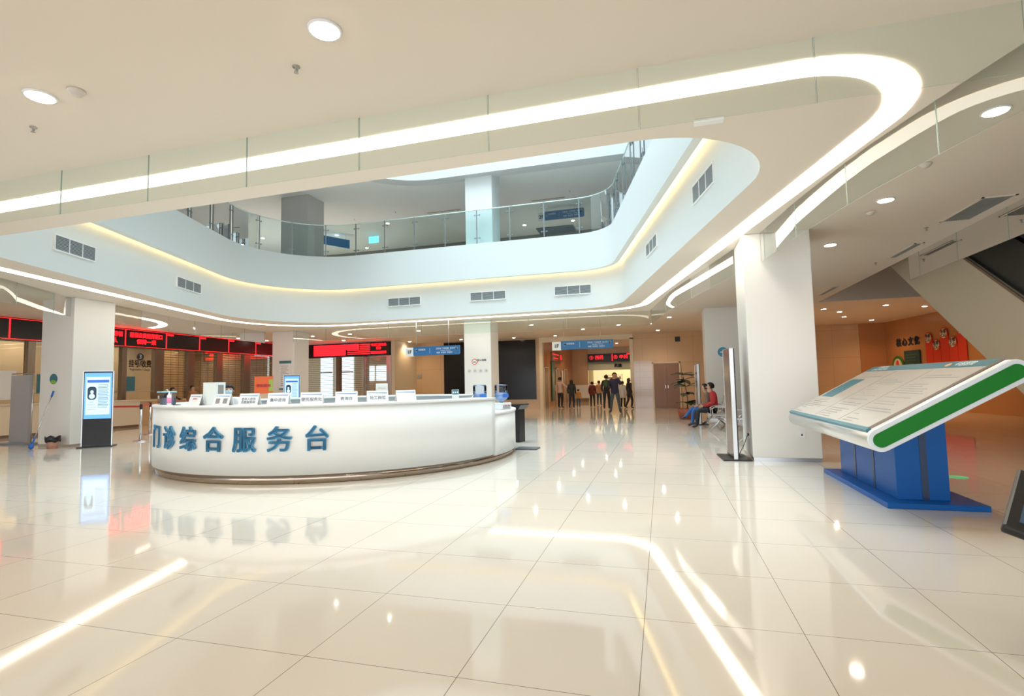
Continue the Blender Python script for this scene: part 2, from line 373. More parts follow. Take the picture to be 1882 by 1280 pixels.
# ------------------------------------------------------------------ upper floor balustrade
bal = empty('glass_balustrade', (-6, 16.7, 6.10))
BL = offset(BAND, -0.05); n = len(BL); tot = [0]
for i in range(n): tot.append(tot[-1] + math.dist(BL[i], BL[(i + 1) % n]))
def BP(s):
    s %= tot[-1]
    for i in range(n):
        if s <= tot[i + 1]: t = (s - tot[i]) / (tot[i + 1] - tot[i]); a, b = BL[i], BL[(i + 1) % n]; return (lerp(a[0], b[0], t) + 6, lerp(a[1], b[1], t) - 16.7)
np_ = round(tot[-1] / 1.18); st = tot[-1] / np_
for k in range(np_):
    a = BP(k * st); b = BP(k * st + 0.01); d = Vector((b[0] - a[0], b[1] - a[1], 0)).normalized()
    T = Matrix.Translation((a[0], a[1], 0)) @ Matrix(((d.x, -d.y, 0, 0), (d.y, d.x, 0, 0), (0, 0, 1, 0), (0, 0, 0, 1)))
    if True:
        p = MB().use(mat('post_steel', (0.30, 0.34, 0.35), 0.4, 0.8)); p.box(-.018, .018, .03, .055, 0, 1.17, T)
        for z in (0.2, 1.0):
            p.box(-.09, .09, .0, .03, z - .008, z + .008, T)
            for q in (-.09, .09): p.box(q - .015, q + .015, -.012, .02, z - .02, z + .02, T)
        p.build('post', None, bal)
    pts = [BP(k * st + 0.03 + (st - 0.06) * t / 3) for t in range(4)]
    g = MB(); g.strip([(x, y, 0.02) for x, y in pts], [(x, y, 1.16) for x, y in pts], closed=False); g.build('glass_panel', M_glass2, bal)
rail = MB(); RP = [BP(k * tot[-1] / 160) for k in range(161)]; rail.tube([(x, y, 1.18) for x, y in RP], 0.018, 6, cap=False); rail.build('handrail', mat('rail_glassy', (0.65, 0.8, 0.78), 0.2, 0.3), bal)
tag(bal, 'glass balustrade with steel posts round the upper floor of the atrium', 'balustrade')

# ------------------------------------------------------------------ vents on the white bands
def vent(x0, y0, x1, y1, z0, z1, label, proto=[]):
    d = Vector((x1 - x0, y1 - y0, 0)); L = d.length; d.normalize()
    e = empty('air_vent', ((x0 + x1) / 2, (y0 + y1) / 2, z0), math.atan2(d.y, d.x))
    h = z1 - z0
    MB().use(M_grille).box(-L / 2, L / 2, -0.02, 0.02, 0, h).build('louvre', None, e)
    fr = MB(); t = .022
    for q in ((-L / 2 - t, L / 2 + t, -t, 0), (-L / 2 - t, L / 2 + t, h, h + t)): fr.box(q[0], q[1], -.03, .02, q[2], q[3])
    for q in (-L / 2 - t, L / 2, -L / 6 - t / 2, L / 6 - t / 2): fr.box(q, q + t * .8, -.03, .02, 0, h)
    fr.build('frame', M_white, e)
    return tag(e, label, 'air vent', )
yv = 16.93
for (a, b, s) in ((-12.59, -11.33, 'air vent on the far white band, leftmost of the far four'), (-9.34, -8.10, 'air vent on the far white band, second from the left corner'),
                  (-6.2, -4.97, 'air vent on the far white band, right above the white pillar'), (-3.26, -2.04, 'air vent on the far white band nearest the right corner, its left end pale')):
    vent(a, yv, b, yv, 4.20, 4.46, s)
def OL(y): return -10.7 - 3.8 * (y - 5.45) / 11.5
vent(OL(7.35) + .01, 7.35, OL(8.33) + .01, 8.33, 4.14, 4.42, 'large air vent on the left white band, nearest the camera')
vent(OL(11.2) + .01, 11.2, OL(12.3) + .01, 12.3, 4.16, 4.42, 'smaller air vent on the left white band above the left pillar')
def OR(y): return 1.55 - 2.8 * (y - 5.25) / 11.7
vent(OR(9.05) - .01, 9.05, OR(8.1) - .01, 8.1, 4.22, 4.50, 'air vent on the right white band nearest the rounded ceiling corner')
vent(OR(12.6) - .01, 12.6, OR(11.6) - .01, 11.6, 4.22, 4.48, 'air vent on the right white band farther towards the corner')

# ------------------------------------------------------------------ downlights, sprinklers, detectors
def make_light(r, power, col=(1.0, 0.86, 0.68), z=CZ):
    e = empty('downlight', (0, 0, z))
    MB().lathe([(r * 1.18, 0.0), (r * 1.18, -0.012), (r, -0.014)], n=24).build('trim_ring', M_white, e)
    MB().lathe([(r * .96, -0.013), (r * .96, -0.018)], n=24).build('lens', M_lamp, e)
    l = bpy.data.lights.new('downlight_beam', 'SPOT'); l.energy = power; l.color = col; l.spot_size = R(140); l.spot_blend = 0.9; l.shadow_soft_size = r
    lo = bpy.data.objects.new('downlight_beam', l); COL.objects.link(lo); lo.parent = e; lo.location = (0, 0, -0.06)
    return e
big = make_light(0.095, 36, (1.0, 0.76, 0.52))
near = [((-2.07, 2.91), 'large round downlight in the near ceiling, right of the two'), ((-4.70, 2.91), 'large round downlight in the near ceiling at far left'),
        ((3.0, 5.66), 'round downlight behind the right glass curtain, nearest the camera'), ((3.0, 8.11), 'round downlight in the right ceiling beside the smoke detector'),
        ((3.0, 10.56), 'round downlight in the right ceiling close to the white pillar')]
for i, (p, s) in enumerate(near):
    o = big if i == 0 else copy_tree(big); o.location = (p[0], p[1], CZ); tag(o, s, 'downlight', 'round ceiling downlights')
for p in ((0.6, 0.0), (-2.5, -1.0), (-5.5, 0.0), (-8.5, 0.5), (3.0, 1.0)):
    o = copy_tree(big); o.location = (p[0], p[1], CZ); tag(o, 'round ceiling downlight over the camera side of the hall, behind the viewer', 'downlight', 'round ceiling downlights')
small = make_light(0.075, 52, (1.0, 0.72, 0.42))
far = [(5.5, 20.5, 'over the warm hall, left of the escalator'), (8.77, 21.2, 'bright one close to the escalator edge'), (8.58, 25.4, 'washing the beige wall behind the tilted sign'),
       (6.3, 21.6, 'small one over the brown hall next to the pillar'), (-1.65, 22.3, 'before the corridor, right above the hanging sign'), (0.35, 20.5, 'bright one near the small right pillar'),
       (-0.1, 25.6, 'above the brown double door'), (-3.3, 23.4, 'above the left end of the floor sign'), (-5.0, 20.7, 'just right of the white sticker pillar'), (-5.07, 26.0, 'above the corridor opening, left'),
       (-7.25, 26.1, 'above the right black panel'), (-13.3, 20.6, 'above the red text board, centre'), (-15.4, 23.3, 'closest to the red text board'), (-10.0, 20.7, 'bright one over the middle of the counter'),
       (-15.3, 20.7, 'just right of the notice pillar'), (-12.9, 25.6, 'over the corner of the wood wall'), (-10.0, 25.7, 'above the left black panel'), (-15.6, 13.4, 'behind the left glass curtain'),
       (-17.5, 18.1, 'over the closed service windows, front one'), (-17.9, 19.3, 'over the closed service windows, middle one'), (-18.6, 21.6, 'over the closed service windows, farthest one'),
       (-17.3, 9.5, 'left of the pillar with the mop'), (12.0, 15.0, 'hidden far right over the warm hall'), (7.0, 23.5, 'over the dark seats of the warm hall'), (7.3, 20.3, 'in the brown hall close to the opening edge'),
       (-4.9, 29.5, 'in the corridor ceiling, left front'), (-2.6, 29.5, 'in the corridor ceiling, right front'), (-4.9, 33.0, 'in the corridor ceiling, left middle'), (-2.6, 33.0, 'in the corridor ceiling, right middle'), (-3.7, 35.6, 'before the pharmacy window'), (-1.5, 35.4, 'before the pharmacy window at right'), (-2.5, 38.2, 'inside the pharmacy'), (0.5, 31.5, 'in the corridor ceiling, hidden at right'),
       (-20.2, 9.5, 'inside the service office, front'), (-20.2, 12.5, 'inside the service office behind the mop pillar'), (-20.2, 15.6, 'inside the service office at window three'), (-20.2, 18.4, 'inside the service office behind the shutters'), (-20.2, 21.4, 'inside the service office at the far shutters'), (-16.5, 26.8, 'in the office behind the back shutters')]
warm = make_light(0.075, 62, (1.0, 0.56, 0.24)); used = False
for i, (x, y, s) in enumerate(far):
    if x > 5 and y > 12:
        o = copy_tree(warm) if used else warm; used = True
    else: o = small if i == 4 else copy_tree(small)
    o.location = (x, y, CZ); tag(o, 'small round ceiling downlight ' + s, 'downlight', 'small ceiling downlights')
up = make_light(0.08, 110, (1.0, 0.90, 0.80))
ups = [(-17.6, 17.0), (-18.9, 19.3), (-18.9, 21.6), (-20.7, 22.2), (-15.1, 20.8), (-17.5, 23.2), (-11.9, 21.5), (-15.2, 22.4), (-15.1, 25.0), (-3.7, 24.0), (-6.0, 23.9)]
nm = ['leftmost at the edge of the atrium', 'second from left, small', 'left of the grey pillar', 'lowest at far left', 'right of the grey pillar, upper', 'right of the grey pillar, lower', 'beside the cyan exit sign', 'next to the slanted blue sign', 'low one left of the exit sign', 'under the blue sign on the right', 'left of the right hand blue sign']
for i, (x, y) in enumerate(ups):
    o = up if i == 0 else copy_tree(up); o.location = (x, y, 8.85); tag(o, 'upper floor ceiling downlight ' + nm[i], 'downlight', 'upper floor downlights')
def sprinkler(x, y, z, label):
    e = MB(); e.lathe([(0.035, 0), (0.035, -0.008), (0.012, -0.01), (0.012, -0.035), (0.006, -0.037), (0.006, -0.055), (0.022, -0.057), (0.022, -0.061)], n=12)
    e.tube([(-.012, 0, -.03), (-.02, 0, -.045), (-.006, 0, -.058)], .003, 6); e.tube([(.012, 0, -.03), (.02, 0, -.045), (.006, 0, -.058)], .003, 6)
    o = e.build('fire_sprinkler', mat('sprinkler_metal', (0.45, 0.44, 0.42), 0.4, 0.8)); o.location = (x, y, z); o.scale = (.8, .8, .8)
    return tag(o, label, 'fire sprinkler', 'ceiling sprinklers')
sprinkler(-2.52, 3.2, CZ, 'small metal sprinkler in the near ceiling below the large downlight')
sprinkler(-5.32, 3.25, CZ, 'small metal sprinkler in the near ceiling at far left')
sprinkler(4.4, 12.6, CZ, 'tiny sprinkler by the right grille near the escalator curtain')
sprinkler(4.2, 9.9, CZ, 'tiny sprinkler right of the escalator curtain grille')
sprinkler(3.2, 14.3, CZ, 'tiny sprinkler in the right ceiling beyond the near pillar')
for i, (x, y) in enumerate([(-13.0, 20.5), (-10.8, 20.2), (-8.2, 20.9), (-3.2, 20.2), (-6.6, 21.5)]):
    sprinkler(x, y, 8.85, 'upper floor ceiling sprinkler ' + ['left one near the grey pillar', 'second from the left', 'left of the white upper pillar', 'right one over the blue sign', 'right behind the white upper pillar'][i])
def smoke(x, y, z, label):
    o = MB().lathe([(0.06, 0), (0.06, -0.015), (0.05, -0.03), (0.04, -0.032), (0.036, -0.045), (0.0, -0.05)], n=20).build('smoke_detector', mat('detector', (0.66, 0.62, 0.56), 0.5)); o.location = (x, y, z)
    return tag(o, label, 'smoke detector')
smoke(-4.35, 2.94, CZ, 'round smoke detector in the near ceiling beside the left downlight')
smoke(3.0, 8.65, CZ, 'round smoke detector in the right ceiling beyond the curtain')
smoke(2.95, 6.86, CZ, 'small round sensor behind the right glass curtain')
def grille(x0, y0, x1, y1, wd, z, label):
    d = Vector((x1 - x0, y1 - y0, 0)); L = d.length
    e = empty('ceiling_grille', ((x0 + x1) / 2, (y0 + y1) / 2, z), math.atan2(d.y, d.x))
    fr = MB(); fr.box(-L / 2, L / 2, -wd / 2, -wd / 2 + .03, -.012, 0); fr.box(-L / 2, L / 2, wd / 2 - .03, wd / 2, -.012, 0); fr.box(-L / 2, -L / 2 + .03, -wd / 2, wd / 2, -.012, 0); fr.box(L / 2 - .03, L / 2, -wd / 2, wd / 2, -.012, 0)
    fr.build('frame', M_ceil, e)
    b = MB(); k = max(3, int(wd / .03)); [b.box(-L / 2 + .03, L / 2 - .03, -wd / 2 + wd * i / k, -wd / 2 + wd * i / k + .012, -.010, -.002) for i in range(1, k)]
    b.build('blades', mat('grille_grey', (0.35, 0.36, 0.36), 0.5), e)
    MB().box(-L / 2 + .02, L / 2 - .02, -wd / 2 + .02, wd / 2 - .02, -.003, -.001).build('duct', M_void, e)
    return tag(e, label, 'air grille')
grille(4.45, 8.45, 4.45, 9.6, 0.40, CZ, 'large grey ceiling grille at the right edge above the escalator curtain')
grille(4.55, 11.0, 4.55, 12.2, 0.16, CZ, 'narrow grey ceiling slot in the right ceiling beyond the large grille')
grille(4.5, 15.6, 4.5, 17.0, 0.16, CZ, 'narrow ceiling slot far in the right ceiling above the warm hall')
grille(-9.6, 23.4, -7.9, 23.4, 0.16, CZ, 'dark ceiling slot above the left black panel')
grille(-7.3, 23.6, -5.6, 23.6, 0.16, CZ, 'dark ceiling slot above the right black panel')
o = MB().box(-.13, .13, -.04, .04, -.03, 0).build('ceiling_sensor', M_white, bevel=.004); o.location = (.50, 5.02, CZ); tag(o, 'small white box on the ceiling at the atrium edge near its right corner', 'ceiling sensor')
grille(-9.6, 20.8, -8.0, 20.8, 0.12, 8.85, 'thin slot in the upper ceiling left of the white pillar')
grille(-4.9, 20.8, -3.5, 20.8, 0.12, 8.85, 'thin slot in the upper ceiling right of the white pillar')

# ------------------------------------------------------------------ reception counter
CX, CY, CR = -6.02, 9.36, 3.29
ctr = empty('reception_counter', (CX, CY, 0))
def arc(r, a0, a1, n=None):
    n = n or max(2, int(abs(a1 - a0) / 2.5)); return [(r * math.cos(R(lerp(a0, a1, t / n))), r * math.sin(R(lerp(a0, a1, t / n)))) for t in range(n + 1)]
def ring(name, r0, r1, a0, a1, z0, z1, m, bevel=0.0):
    g = MB(); g.prism(arc(r1, a0, a1) + arc(r0, a1, a0), z0, z1, smooth=False); o = g.build(name, m, ctr, bevel=bevel)
    for p in o.data.polygons:
        if abs(p.normal.z) < .1: p.use_smooth = True
    return o
ring('front_panel', CR - 0.12, CR, -300, -11, 0.125, 1.06, M_solid)
ring('worktop', CR - 0.45, CR + 0.015, -300, -11, 1.06, 1.095, M_solid)
ring('plinth', CR - 0.25, CR - 0.04, -300, 32, 0.0, 0.125, M_plinth)
ring('desk_end', CR - 0.12, CR, -11, 32, 0.10, 0.80, M_solid)
ring('low_worktop', CR - 0.75, CR + 0.015, -11, 32, 0.80, 0.835, M_solid)
ring('inner_desk', CR - 0.85, CR - 0.12, -300, -11, 0.72, 0.75, M_solid)
g = MB(); a = R(-11); g.box(CR - .45, CR + .0, -.02, .0, .10, 1.06, Matrix.Rotation(a, 4, 'Z')); g.build('end_panel', M_solid, ctr)
zf = FPX
for i, ch in enumerate('台务服合综诊门'):
    a = -65.1 - 8.70 * i; r = CR + 0.012
    for k, (mm, off, ex, bo) in enumerate(((M_letter, 0.012, 0.010, 0.007),)):
        text('letter', ch, 0.365, ((r + off) * math.cos(R(a)), (r + off) * math.sin(R(a)), 0.60), (R(90), 0, R(a + 90)), mm, ctr, extrude=ex, bold=bo)
tag(ctr, 'large round white reception counter with blue Chinese lettering and steel plinth', 'reception counter')

def on_ring(px_ang, r=3.03): return (CX + r * math.cos(R(px_ang)), CY + r * math.sin(R(px_ang)))
cards = [(-104.8, 'first tent card from the left on the counter, with a small red heading', None, M_inkr), (-93.5, 'tent card with two plain grey squares, in front of the masked woman', '', M_inkb),
         (-84.7, 'tent card with two lines of blue writing, right of the masked woman', '老年人优先\n志愿服务岗', M_inkb), (-76.3, 'tent card in front of the orange stand', '集中咨询', M_inkb),
         (-67.4, 'tent card right of the blue screen', '便民服务处', M_inkb), (-58.4, 'tent card third from the right end', '咨询台', M_inkb),
         (-50.1, 'tent card in front of the white box on the counter', '社工岗位', M_inkb), (-42.0, 'rightmost tent card, nearly blank', None, M_inkb)]
for a, s, wr, mk in cards:
    x, y = on_ring(a); e = empty('tent_card', (x, y, 1.095), R(a + 90)); wd, hh = 0.155, 0.165
    b = MB(); b.prism([(-.052, 0), (-.046, 0), (0, hh - .004), (.046, 0), (.052, 0), (.002, hh), (-.002, hh)], -wd, wd, Matrix(((0, 0, 1, 0), (1, 0, 0, 0), (0, 1, 0, 0), (0, 0, 0, 1))))
    b.build('folded_card', M_swhite, e)
    tl = math.atan2(hh, .052); T = Matrix.Translation((0, -.052, 0)) @ Matrix.Rotation(tl, 4, 'X')
    L = math.hypot(hh, .052)
    MB().box(-wd + .012, wd - .012, L * .80, L * .93, .001, .0016, T).build('header_stripe', mat('card_blue', (0.12, 0.27, 0.52), 0.5), e)
    g = MB(); g.prism([(-wd + .02, L * .80), (wd - .02, L * .80), (wd - .02, L * .72)], .001, .0016, T); g.build('swoosh', mat('card_pale_blue', (0.35, 0.52, 0.72), 0.5), e)
    if wr:
        c0 = T @ Vector((0, L * .36, .0018)); text('writing', wr, .058 if '\n' not in wr else .046, c0, (tl, 0, 0), mk, e, extrude=.0004, bold=.0006)
    elif wr == '':
        for q in (-.07, .07): MB().box(q - .04, q + .04, L * .15, L * .60, .001, .0016, T).build('grey_square', M_inkg, e)
    elif mk is M_inkr:
        c0 = T @ Vector((0, L * .58, .0018)); text('writing', '温馨提示', .032, c0, (tl, 0, 0), mk, e, extrude=.0004)
    tag(e, s + ', white with blue stripe' if len(s.split()) < 12 else s, 'tent card', 'tent cards on the reception counter')
# clear storage box and pink bottle
x, y = on_ring(-129, 3.10); e = empty('storage_box', (x, y, 1.095), R(-31 + 4))
g = MB(); g.box(-.14, .14, -.10, .10, 0.002, .20); g.build('clear_tub', M_clearbox, e, bevel=.01)
MB().box(-.11, .10, -.07, .08, .004, .11).build('contents', mat('box_contents', (0.38, 0.40, 0.50), 0.6, var=0.4, vscale=30), e)
g = MB(); g.box(-.15, .15, -.11, .11, .20, .222); g.build('lid', mat('lid_teal', (0.30, 0.62, 0.68), 0.4), e, bevel=.006)
g = MB(); g.tube([(-.05, 0, .222), (-.05, 0, .245), (.05, 0, .245), (.05, 0, .222)], .006); g.build('handle', M_swhite, e)
MB().box(-.06, .03, -.114, -.111, .10, .15).build('label', M_paper, e)
tag(e, 'clear plastic storage box with a teal lid at the left end of the counter', 'storage box')
x, y = on_ring(-119.5, 3.13); e = empty('pump_bottle', (x, y, 1.095))
MB().lathe([(.03, .001), (.032, .02), (.032, .15), (.018, .17), (.012, .18), (.012, .20)], n=16).build('bottle_body', M_swhite, e)
MB().lathe([(.0335, .03), (.0335, .12)], n=16).build('pink_label', mat('label_pink', (0.85, 0.25, 0.45), 0.5), e)
MB().tube([(0, 0, .20), (0, 0, .215), (-.03, 0, .215)], .006).build('pump', M_swhite, e)
tag(e, 'white pump bottle with a pink label beside the clear storage box', 'bottle')
x, y = on_ring(-101.0, 2.88); e = empty('white_cabinet_box', (x, y, 1.095), R(-2))
MB().box(-.125, .125, -.09, .09, 0.0, .34).build('case', mat('case_white', (0.80, 0.86, 0.85), 0.4), e, bevel=.006)
MB().box(.126, .128, -.05, .05, .03, .3).build('side_seam', M_inkg, e)
MB().tube([(.16, -.05, .05), (.17, -.06, .12), (.2, -.04, .13), (.22, -.03, .04), (.21, -.05, .004)], .004, 6).build('cable', M_cabw, e)
tag(e, 'white upright box on the counter left of the masked woman', 'box')
x, y = on_ring(-48.5, 2.93); e = empty('white_panel_box', (x, y, 1.095), R(38))
MB().box(-.085, .085, -.03, .03, 0, .27).build('case', mat('case_white2', (0.84, 0.88, 0.86), 0.4), e, bevel=.005)
MB().box(-.06, .06, -.032, -.030, .20, .205).build('slot', M_inkg, e)
tag(e, 'narrow white box standing behind the social work tent card', 'box')
x, y = on_ring(-114, 3.1); o = MB().tube([(-.08, 0, .008), (.0, .01, .008), (.08, 0, .008)], [.006, .007, .003]).build('pen', M_black); o.location = (x, y, 1.095); tag(o, 'black pen lying on the counter beside the first tent card', 'pen')
x, y = on_ring(-24, 3.0); e = empty('counter_notice', (x, y, 1.095), R(40))
MB().box(-.06, .06, -.004, .004, .0, .15).build('frame', M_swhite, e); MB().box(-.055, .055, -.007, -.004, .07, .145).build('teal_plate', M_teal, e)
g = MB(); [g.ball((q, -.008, .105), (.012, .002, .016), n=8, m=5) for q in (-.035, 0, .035)]; g.build('drop_icons', M_swhite, e)
tag(e, 'small teal notice with three white icons left of the water bottles', 'notice')
def dispenser(x, y, z, rz, label1, label2):
    e = empty('water_dispenser', (x, y, z), rz)
    MB().box(-.14, .14, -.14, .14, 0, .13).build('body', M_swhite, e, bevel=.02)
    MB().box(-.09, .09, -.15, -.14, .02, .08).build('tap_recess', M_grey, e)
    g = MB(); [g.tube([(q, -.15, .08), (q, -.18, .08), (q, -.18, .06)], .008, 6) for q in (-.04, .04)]; g.build('taps', mat('tap_red', (0.7, 0.1, 0.1), 0.4), e)
    tag(e, label1, 'water dispenser')
    b = empty('water_bottle', (x, y, z + .13), rz)
    MB().lathe([(.03, -.01), (.03, .02), (.10, .06), (.128, .09), (.128, .13), (.122, .14), (.122, .16), (.128, .17), (.128, .22), (.122, .23), (.128, .24), (.128, .32), (.118, .345), (.0, .35)], n=28).build('bottle_shell', M_bottle, b)
    MB().lathe([(.026, 0), (.095, .062), (.12, .09), (.12, .19), (.0, .191)], n=24).build('water', M_water, b)
    MB().box(-.07, .07, -.131, -.127, .10, .17).build('blue_label', mat('label_blue', (0.05, 0.2, 0.7), 0.4), b)
    tag(b, label2, 'water bottle')
dispenser(CX + 2.72 * math.cos(R(1)), CY + 2.72 * math.sin(R(1)), .835, R(50), 'white water dispenser behind the counter end, mostly hidden, left one', 'blue water bottle on the left dispenser by the counter end')
dispenser(CX + 3.05 * math.cos(R(8.5)), CY + 3.05 * math.sin(R(8.5)), .835, R(60), 'white water dispenser on the low desk at the right end of the counter', 'blue water bottle standing on the right dispenser beside the black lectern')
# black lectern and floor plate
e = empty('black_lectern', (-3.22, 11.75, 0), R(-14))
MB().box(-.12, .12, -.14, .14, 0.0, .80).build('column', M_black, e, bevel=.01)
g = MB(); g.prism([(-.13, .74), (.13, .74), (.2, .84), (.2, .86), (-.16, .86)], -.2, .2, Matrix(((1, 0, 0, 0), (0, 0, 1, 0), (0, 1, 0, 0), (0, 0, 0, 1)))); g.build('top', M_black, e)
tag(e, 'black lectern with a flared top standing behind the right end of the counter', 'lectern')
o = MB().box(-.22, .22, -.16, .16, 0.0, .03).build('base_plate', mat('plate_grey', (0.10, 0.11, 0.12), 0.4), bevel=.006); o.location = (-2.66, 10.45, 0); tag(o, 'dark flat base plate on the floor at the right end of the counter', 'base plate')

# ------------------------------------------------------------------ totem screens
M_scroff = mat('screen_brown_reflection', (0.22, 0.17, 0.14), 0.15)  # brown reflection of the surroundings painted into the switched-off glass
def totem(name, x, y, rz, label, content=True, h=1.85, wd=0.62):
    """upright display: its screen looks to local -Y"""
    e = empty(name, (x, y, 0), rz); w2 = wd / 2
    MB().box(-w2 + .012, w2 - .012, -.022, .05, .03, h - .012).build('case', M_black, e)
    fr = MB(); fr.box(-w2, -w2 + .018, -.03, .03, .02, h); fr.box(w2 - .018, w2, -.03, .03, .02, h); fr.box(-w2, w2, -.03, .03, h - .015, h); fr.build('edge_frame', M_alu, e)
    MB().prism([(-w2 - .04, -.20), (w2 + .04, -.20), (w2 + .04, .24), (-w2 - .04, .24)], 0, .025).build('base', M_black, e, bevel=.008)
    MB().box(-w2 + .02, w2 - .02, -.026, -.022, .06, h - .02).build('glass_front', M_blackglass if content else M_scroff, e)
    if content:
        z0, z1 = h * .37, h - .05
        s = MB().box(-w2 + .035, w2 - .035, -.029, -.026, z0, z1).build('screen', M_scr, e)
        MB().box(-w2 + .07, w2 - .07, -.031, -.029, z0 + .1, z1 - .1).build('page', M_scrp, s)
        MB().box(-w2 + .09, w2 - .09, -.0325, -.031, z1 - .24, z1 - .17).build('title_bar', M_scrd, s)
        g = MB(); cx, cz = -w2 + .19, z0 + .62
        g.prism(rounded([(cx - .09, cz - .16), (cx + .09, cz - .16), (cx + .09, cz + .16), (cx - .09, cz + .16)], [.07] * 4, 6), .031, .033, Matrix(((1, 0, 0, 0), (0, 0, -1, 0), (0, 1, 0, 0), (0, 0, 0, 1)))); g.build('portrait_frame', M_scri, s)
        g = MB().use(M_scrp); g.ball((cx, -.034, cz + .03), (.035, .003, .045)); g.ball((cx, -.034, cz - .075), (.06, .003, .06)); g.build('portrait_figure', None, s)
        g = MB()
        for k in range(17): zz = z1 - .30 - k * .034; g.box(-w2 + .31, w2 - .09 - random.random() * .04, -.0325, -.031, zz, zz + .014)
        for k in range(3): zz = z0 + .34 - k * .06; g.box(-w2 + .10, -w2 + .28, -.0325, -.031, zz, zz + .008)
        g.build('text_lines', M_inkb, s)
        text('caption', '院长', .035, (cx, -.032, cz - .22), FACE, M_scri, s, extrude=.0004)
    return tag(e, label, 'display totem')
totem('display_totem', -13.28, 9.72, R(38), 'black upright display with lit blue page at the left pillar')
totem('display_totem', -13.95, 17.6, R(30), 'blue lit upright display behind the counter beside the notice pillar')
totem('display_totem', 1.09, 9.64, R(-87), 'tall thin display seen edge on with silver edges, next to the near right pillar', False, 1.84, 0.66)
totem('display_totem', 1.02, 16.9, R(-87), 'tall thin display seen edge on, far one behind the seated women', False, 1.80, 0.66)
o = MB().tube([(1.32, 9.5, .40), (1.26, 9.55, .22), (1.18, 9.5, .08), (1.2, 9.6, .03), (1.32, 9.75, .02)], .006, 6).build('power_cable', M_cabw); tag(o, 'thin black power cable hanging between the display and the right pillar', 'cable')

# ------------------------------------------------------------------ tilted directory sign on blue pedestal
sg = empty('directory_sign', (2.40, 7.0, 0))
ox, oy = 2.40, 7.0
MB().prism([(2.12 - ox, 6.18 - oy), (2.98 - ox, 6.18 - oy), (2.98 - ox, 8.35 - oy), (2.12 - ox, 8.35 - oy)], 0, .055).build('base_plate', M_ped, sg, bevel=.006)
bx0, bx1, by0, by1 = 2.28, 2.74, 6.38, 8.15
p = MB(); p.box(bx0 - ox, bx1 - ox, by0 - oy, by1 - oy, .055, .86); ped = p.build('pedestal', M_ped, sg, bevel=.004)
g = MB()
for yy in (6.95,): MB().box(bx0 - ox - .004, bx0 - ox, .55, .61, .055, .80).build('groove', M_peddark, ped); g.box(bx0 - ox - .004, bx0 - ox + .0, yy - oy, yy - oy + .06, .055, .80)
g.build('groove', M_peddark, ped); MB().box(2.50 - ox, 2.56 - ox, by0 - oy - .004, by0 - oy, .055, .86).build('front_groove', M_peddark, ped)
ang = math.atan2(1.335 - 0.745, 2.91 - 1.87); LL = math.hypot(1.335 - .745, 2.91 - 1.87); rr = .105
T = Matrix.Translation((1.87 - ox, 0, .745)) @ Matrix.Rotation(-ang, 4, 'Y')
def stadium(r, e=0.0):
    return [(LL * 0 - r * math.sin(R(t)), -r * math.cos(R(t))) for t in range(0, 181, 15)] + [(LL + r * math.sin(R(t)), r * math.cos(R(t))) for t in range(0, 181, 15)]
S = Matrix(((1, 0, 0, 0), (0, 0, 1, 0), (0, 1, 0, 0), (0, 0, 0, 1)))
y0, y1 = 5.50 - oy, 8.62 - oy
MB().prism(stadium(rr), y0 + .02, y1 - .02, T @ S, smooth=True).build('board_body', M_alu, sg)
cap = MB().prism(stadium(rr), y0, y0 + .03, T @ S).build('end_cap', M_capw, sg, bevel=.006)
MB().prism(stadium(rr * .62), y0 - .006, y0 + .0, T @ S).build('green_inset', M_green, cap)
MB().prism(stadium(rr), y1 - .03, y1, T @ S).build('end_cap', M_capw, sg, bevel=.006)
bd = MB().box(-.0, LL + .03, y0 + .10, y1 - .06, rr + .001, rr + .014, T).build('information_sheet', M_paper, sg)
MB().box(-.045, -.0, y0 + .06, y1 - .04, rr - .02, rr + .02, T).build('lower_rail', M_teal, sg)
MB().box(-.02, LL + .03, y0 + .085, y0 + .10, rr + .001, rr + .022, T).build('side_rail', M_dsteel, sg)
zt = rr + .0145
MB().box(LL - .10, LL + .025, y0 + .11, y1 - .07, rr + .014, zt + .001, T).build('header_band', M_teal, bd)
MB().box(.42, .88, y1 - .62, y1 - .14, rr + .014, zt + .0005, T).build('teal_block', M_teal, bd)
g = MB()
for k, yy in enumerate((y0 + 1.05, y0 + 1.95)): g.box(.02, LL - .12, yy, yy + .012, rr + .014, zt + .0005, T)
g.build('column_rules', M_inkg, bd)
g = MB(); random.seed(3)
for (ya, yb) in ((y0 + .2, y0 + .95), (y0 + 1.15, y0 + 1.85), (y0 + 2.05, y1 - .15)):
    for k in range(22):
        xx = .04 + k * .043
        if xx > LL - .16: continue
        if ya > y0 + 2 and .38 < xx < .9: continue
        w_ = random.uniform(.15, .95) * (yb - ya)
        if random.random() < .25: continue
        g.box(xx, xx + .012, yb - w_, yb, rr + .014, zt + .0004, T)
g.build('printed_lines', M_inkg, bd)
Tt = T @ Matrix.Translation((LL - .04, y1 - .38, zt + .0012))
def flat_text(name, s, size, u, v, m, parent, bold=.0):
    o = text(name, s, size, (0, 0, 0), (0, 0, 0), m, None, extrude=.0004, bold=bold)
    o.parent = parent; o.matrix_local = T @ Matrix.Translation((u, v, zt + .0012)) @ Matrix.Rotation(R(-90), 4, 'Z'); return o
flat_text('title', '门诊楼层分布\nCLINIC DIRECTORY', .055, LL - .035, y1 - .50, M_inkw, bd)
flat_text('hospital_name', '中医医院', .085, LL - .035, y0 + .60, M_inkw, bd)
g = MB(); g.ball((LL - .04, y0 + .90, zt + .001), (.035, .05, .002), T=T); g.build('leaf_emblem', mat('emblem_orange', (0.8, 0.45, 0.25), 0.5), bd)
tag(sg, 'large tilted directory board with green end cap on a blue pedestal', 'directory sign')

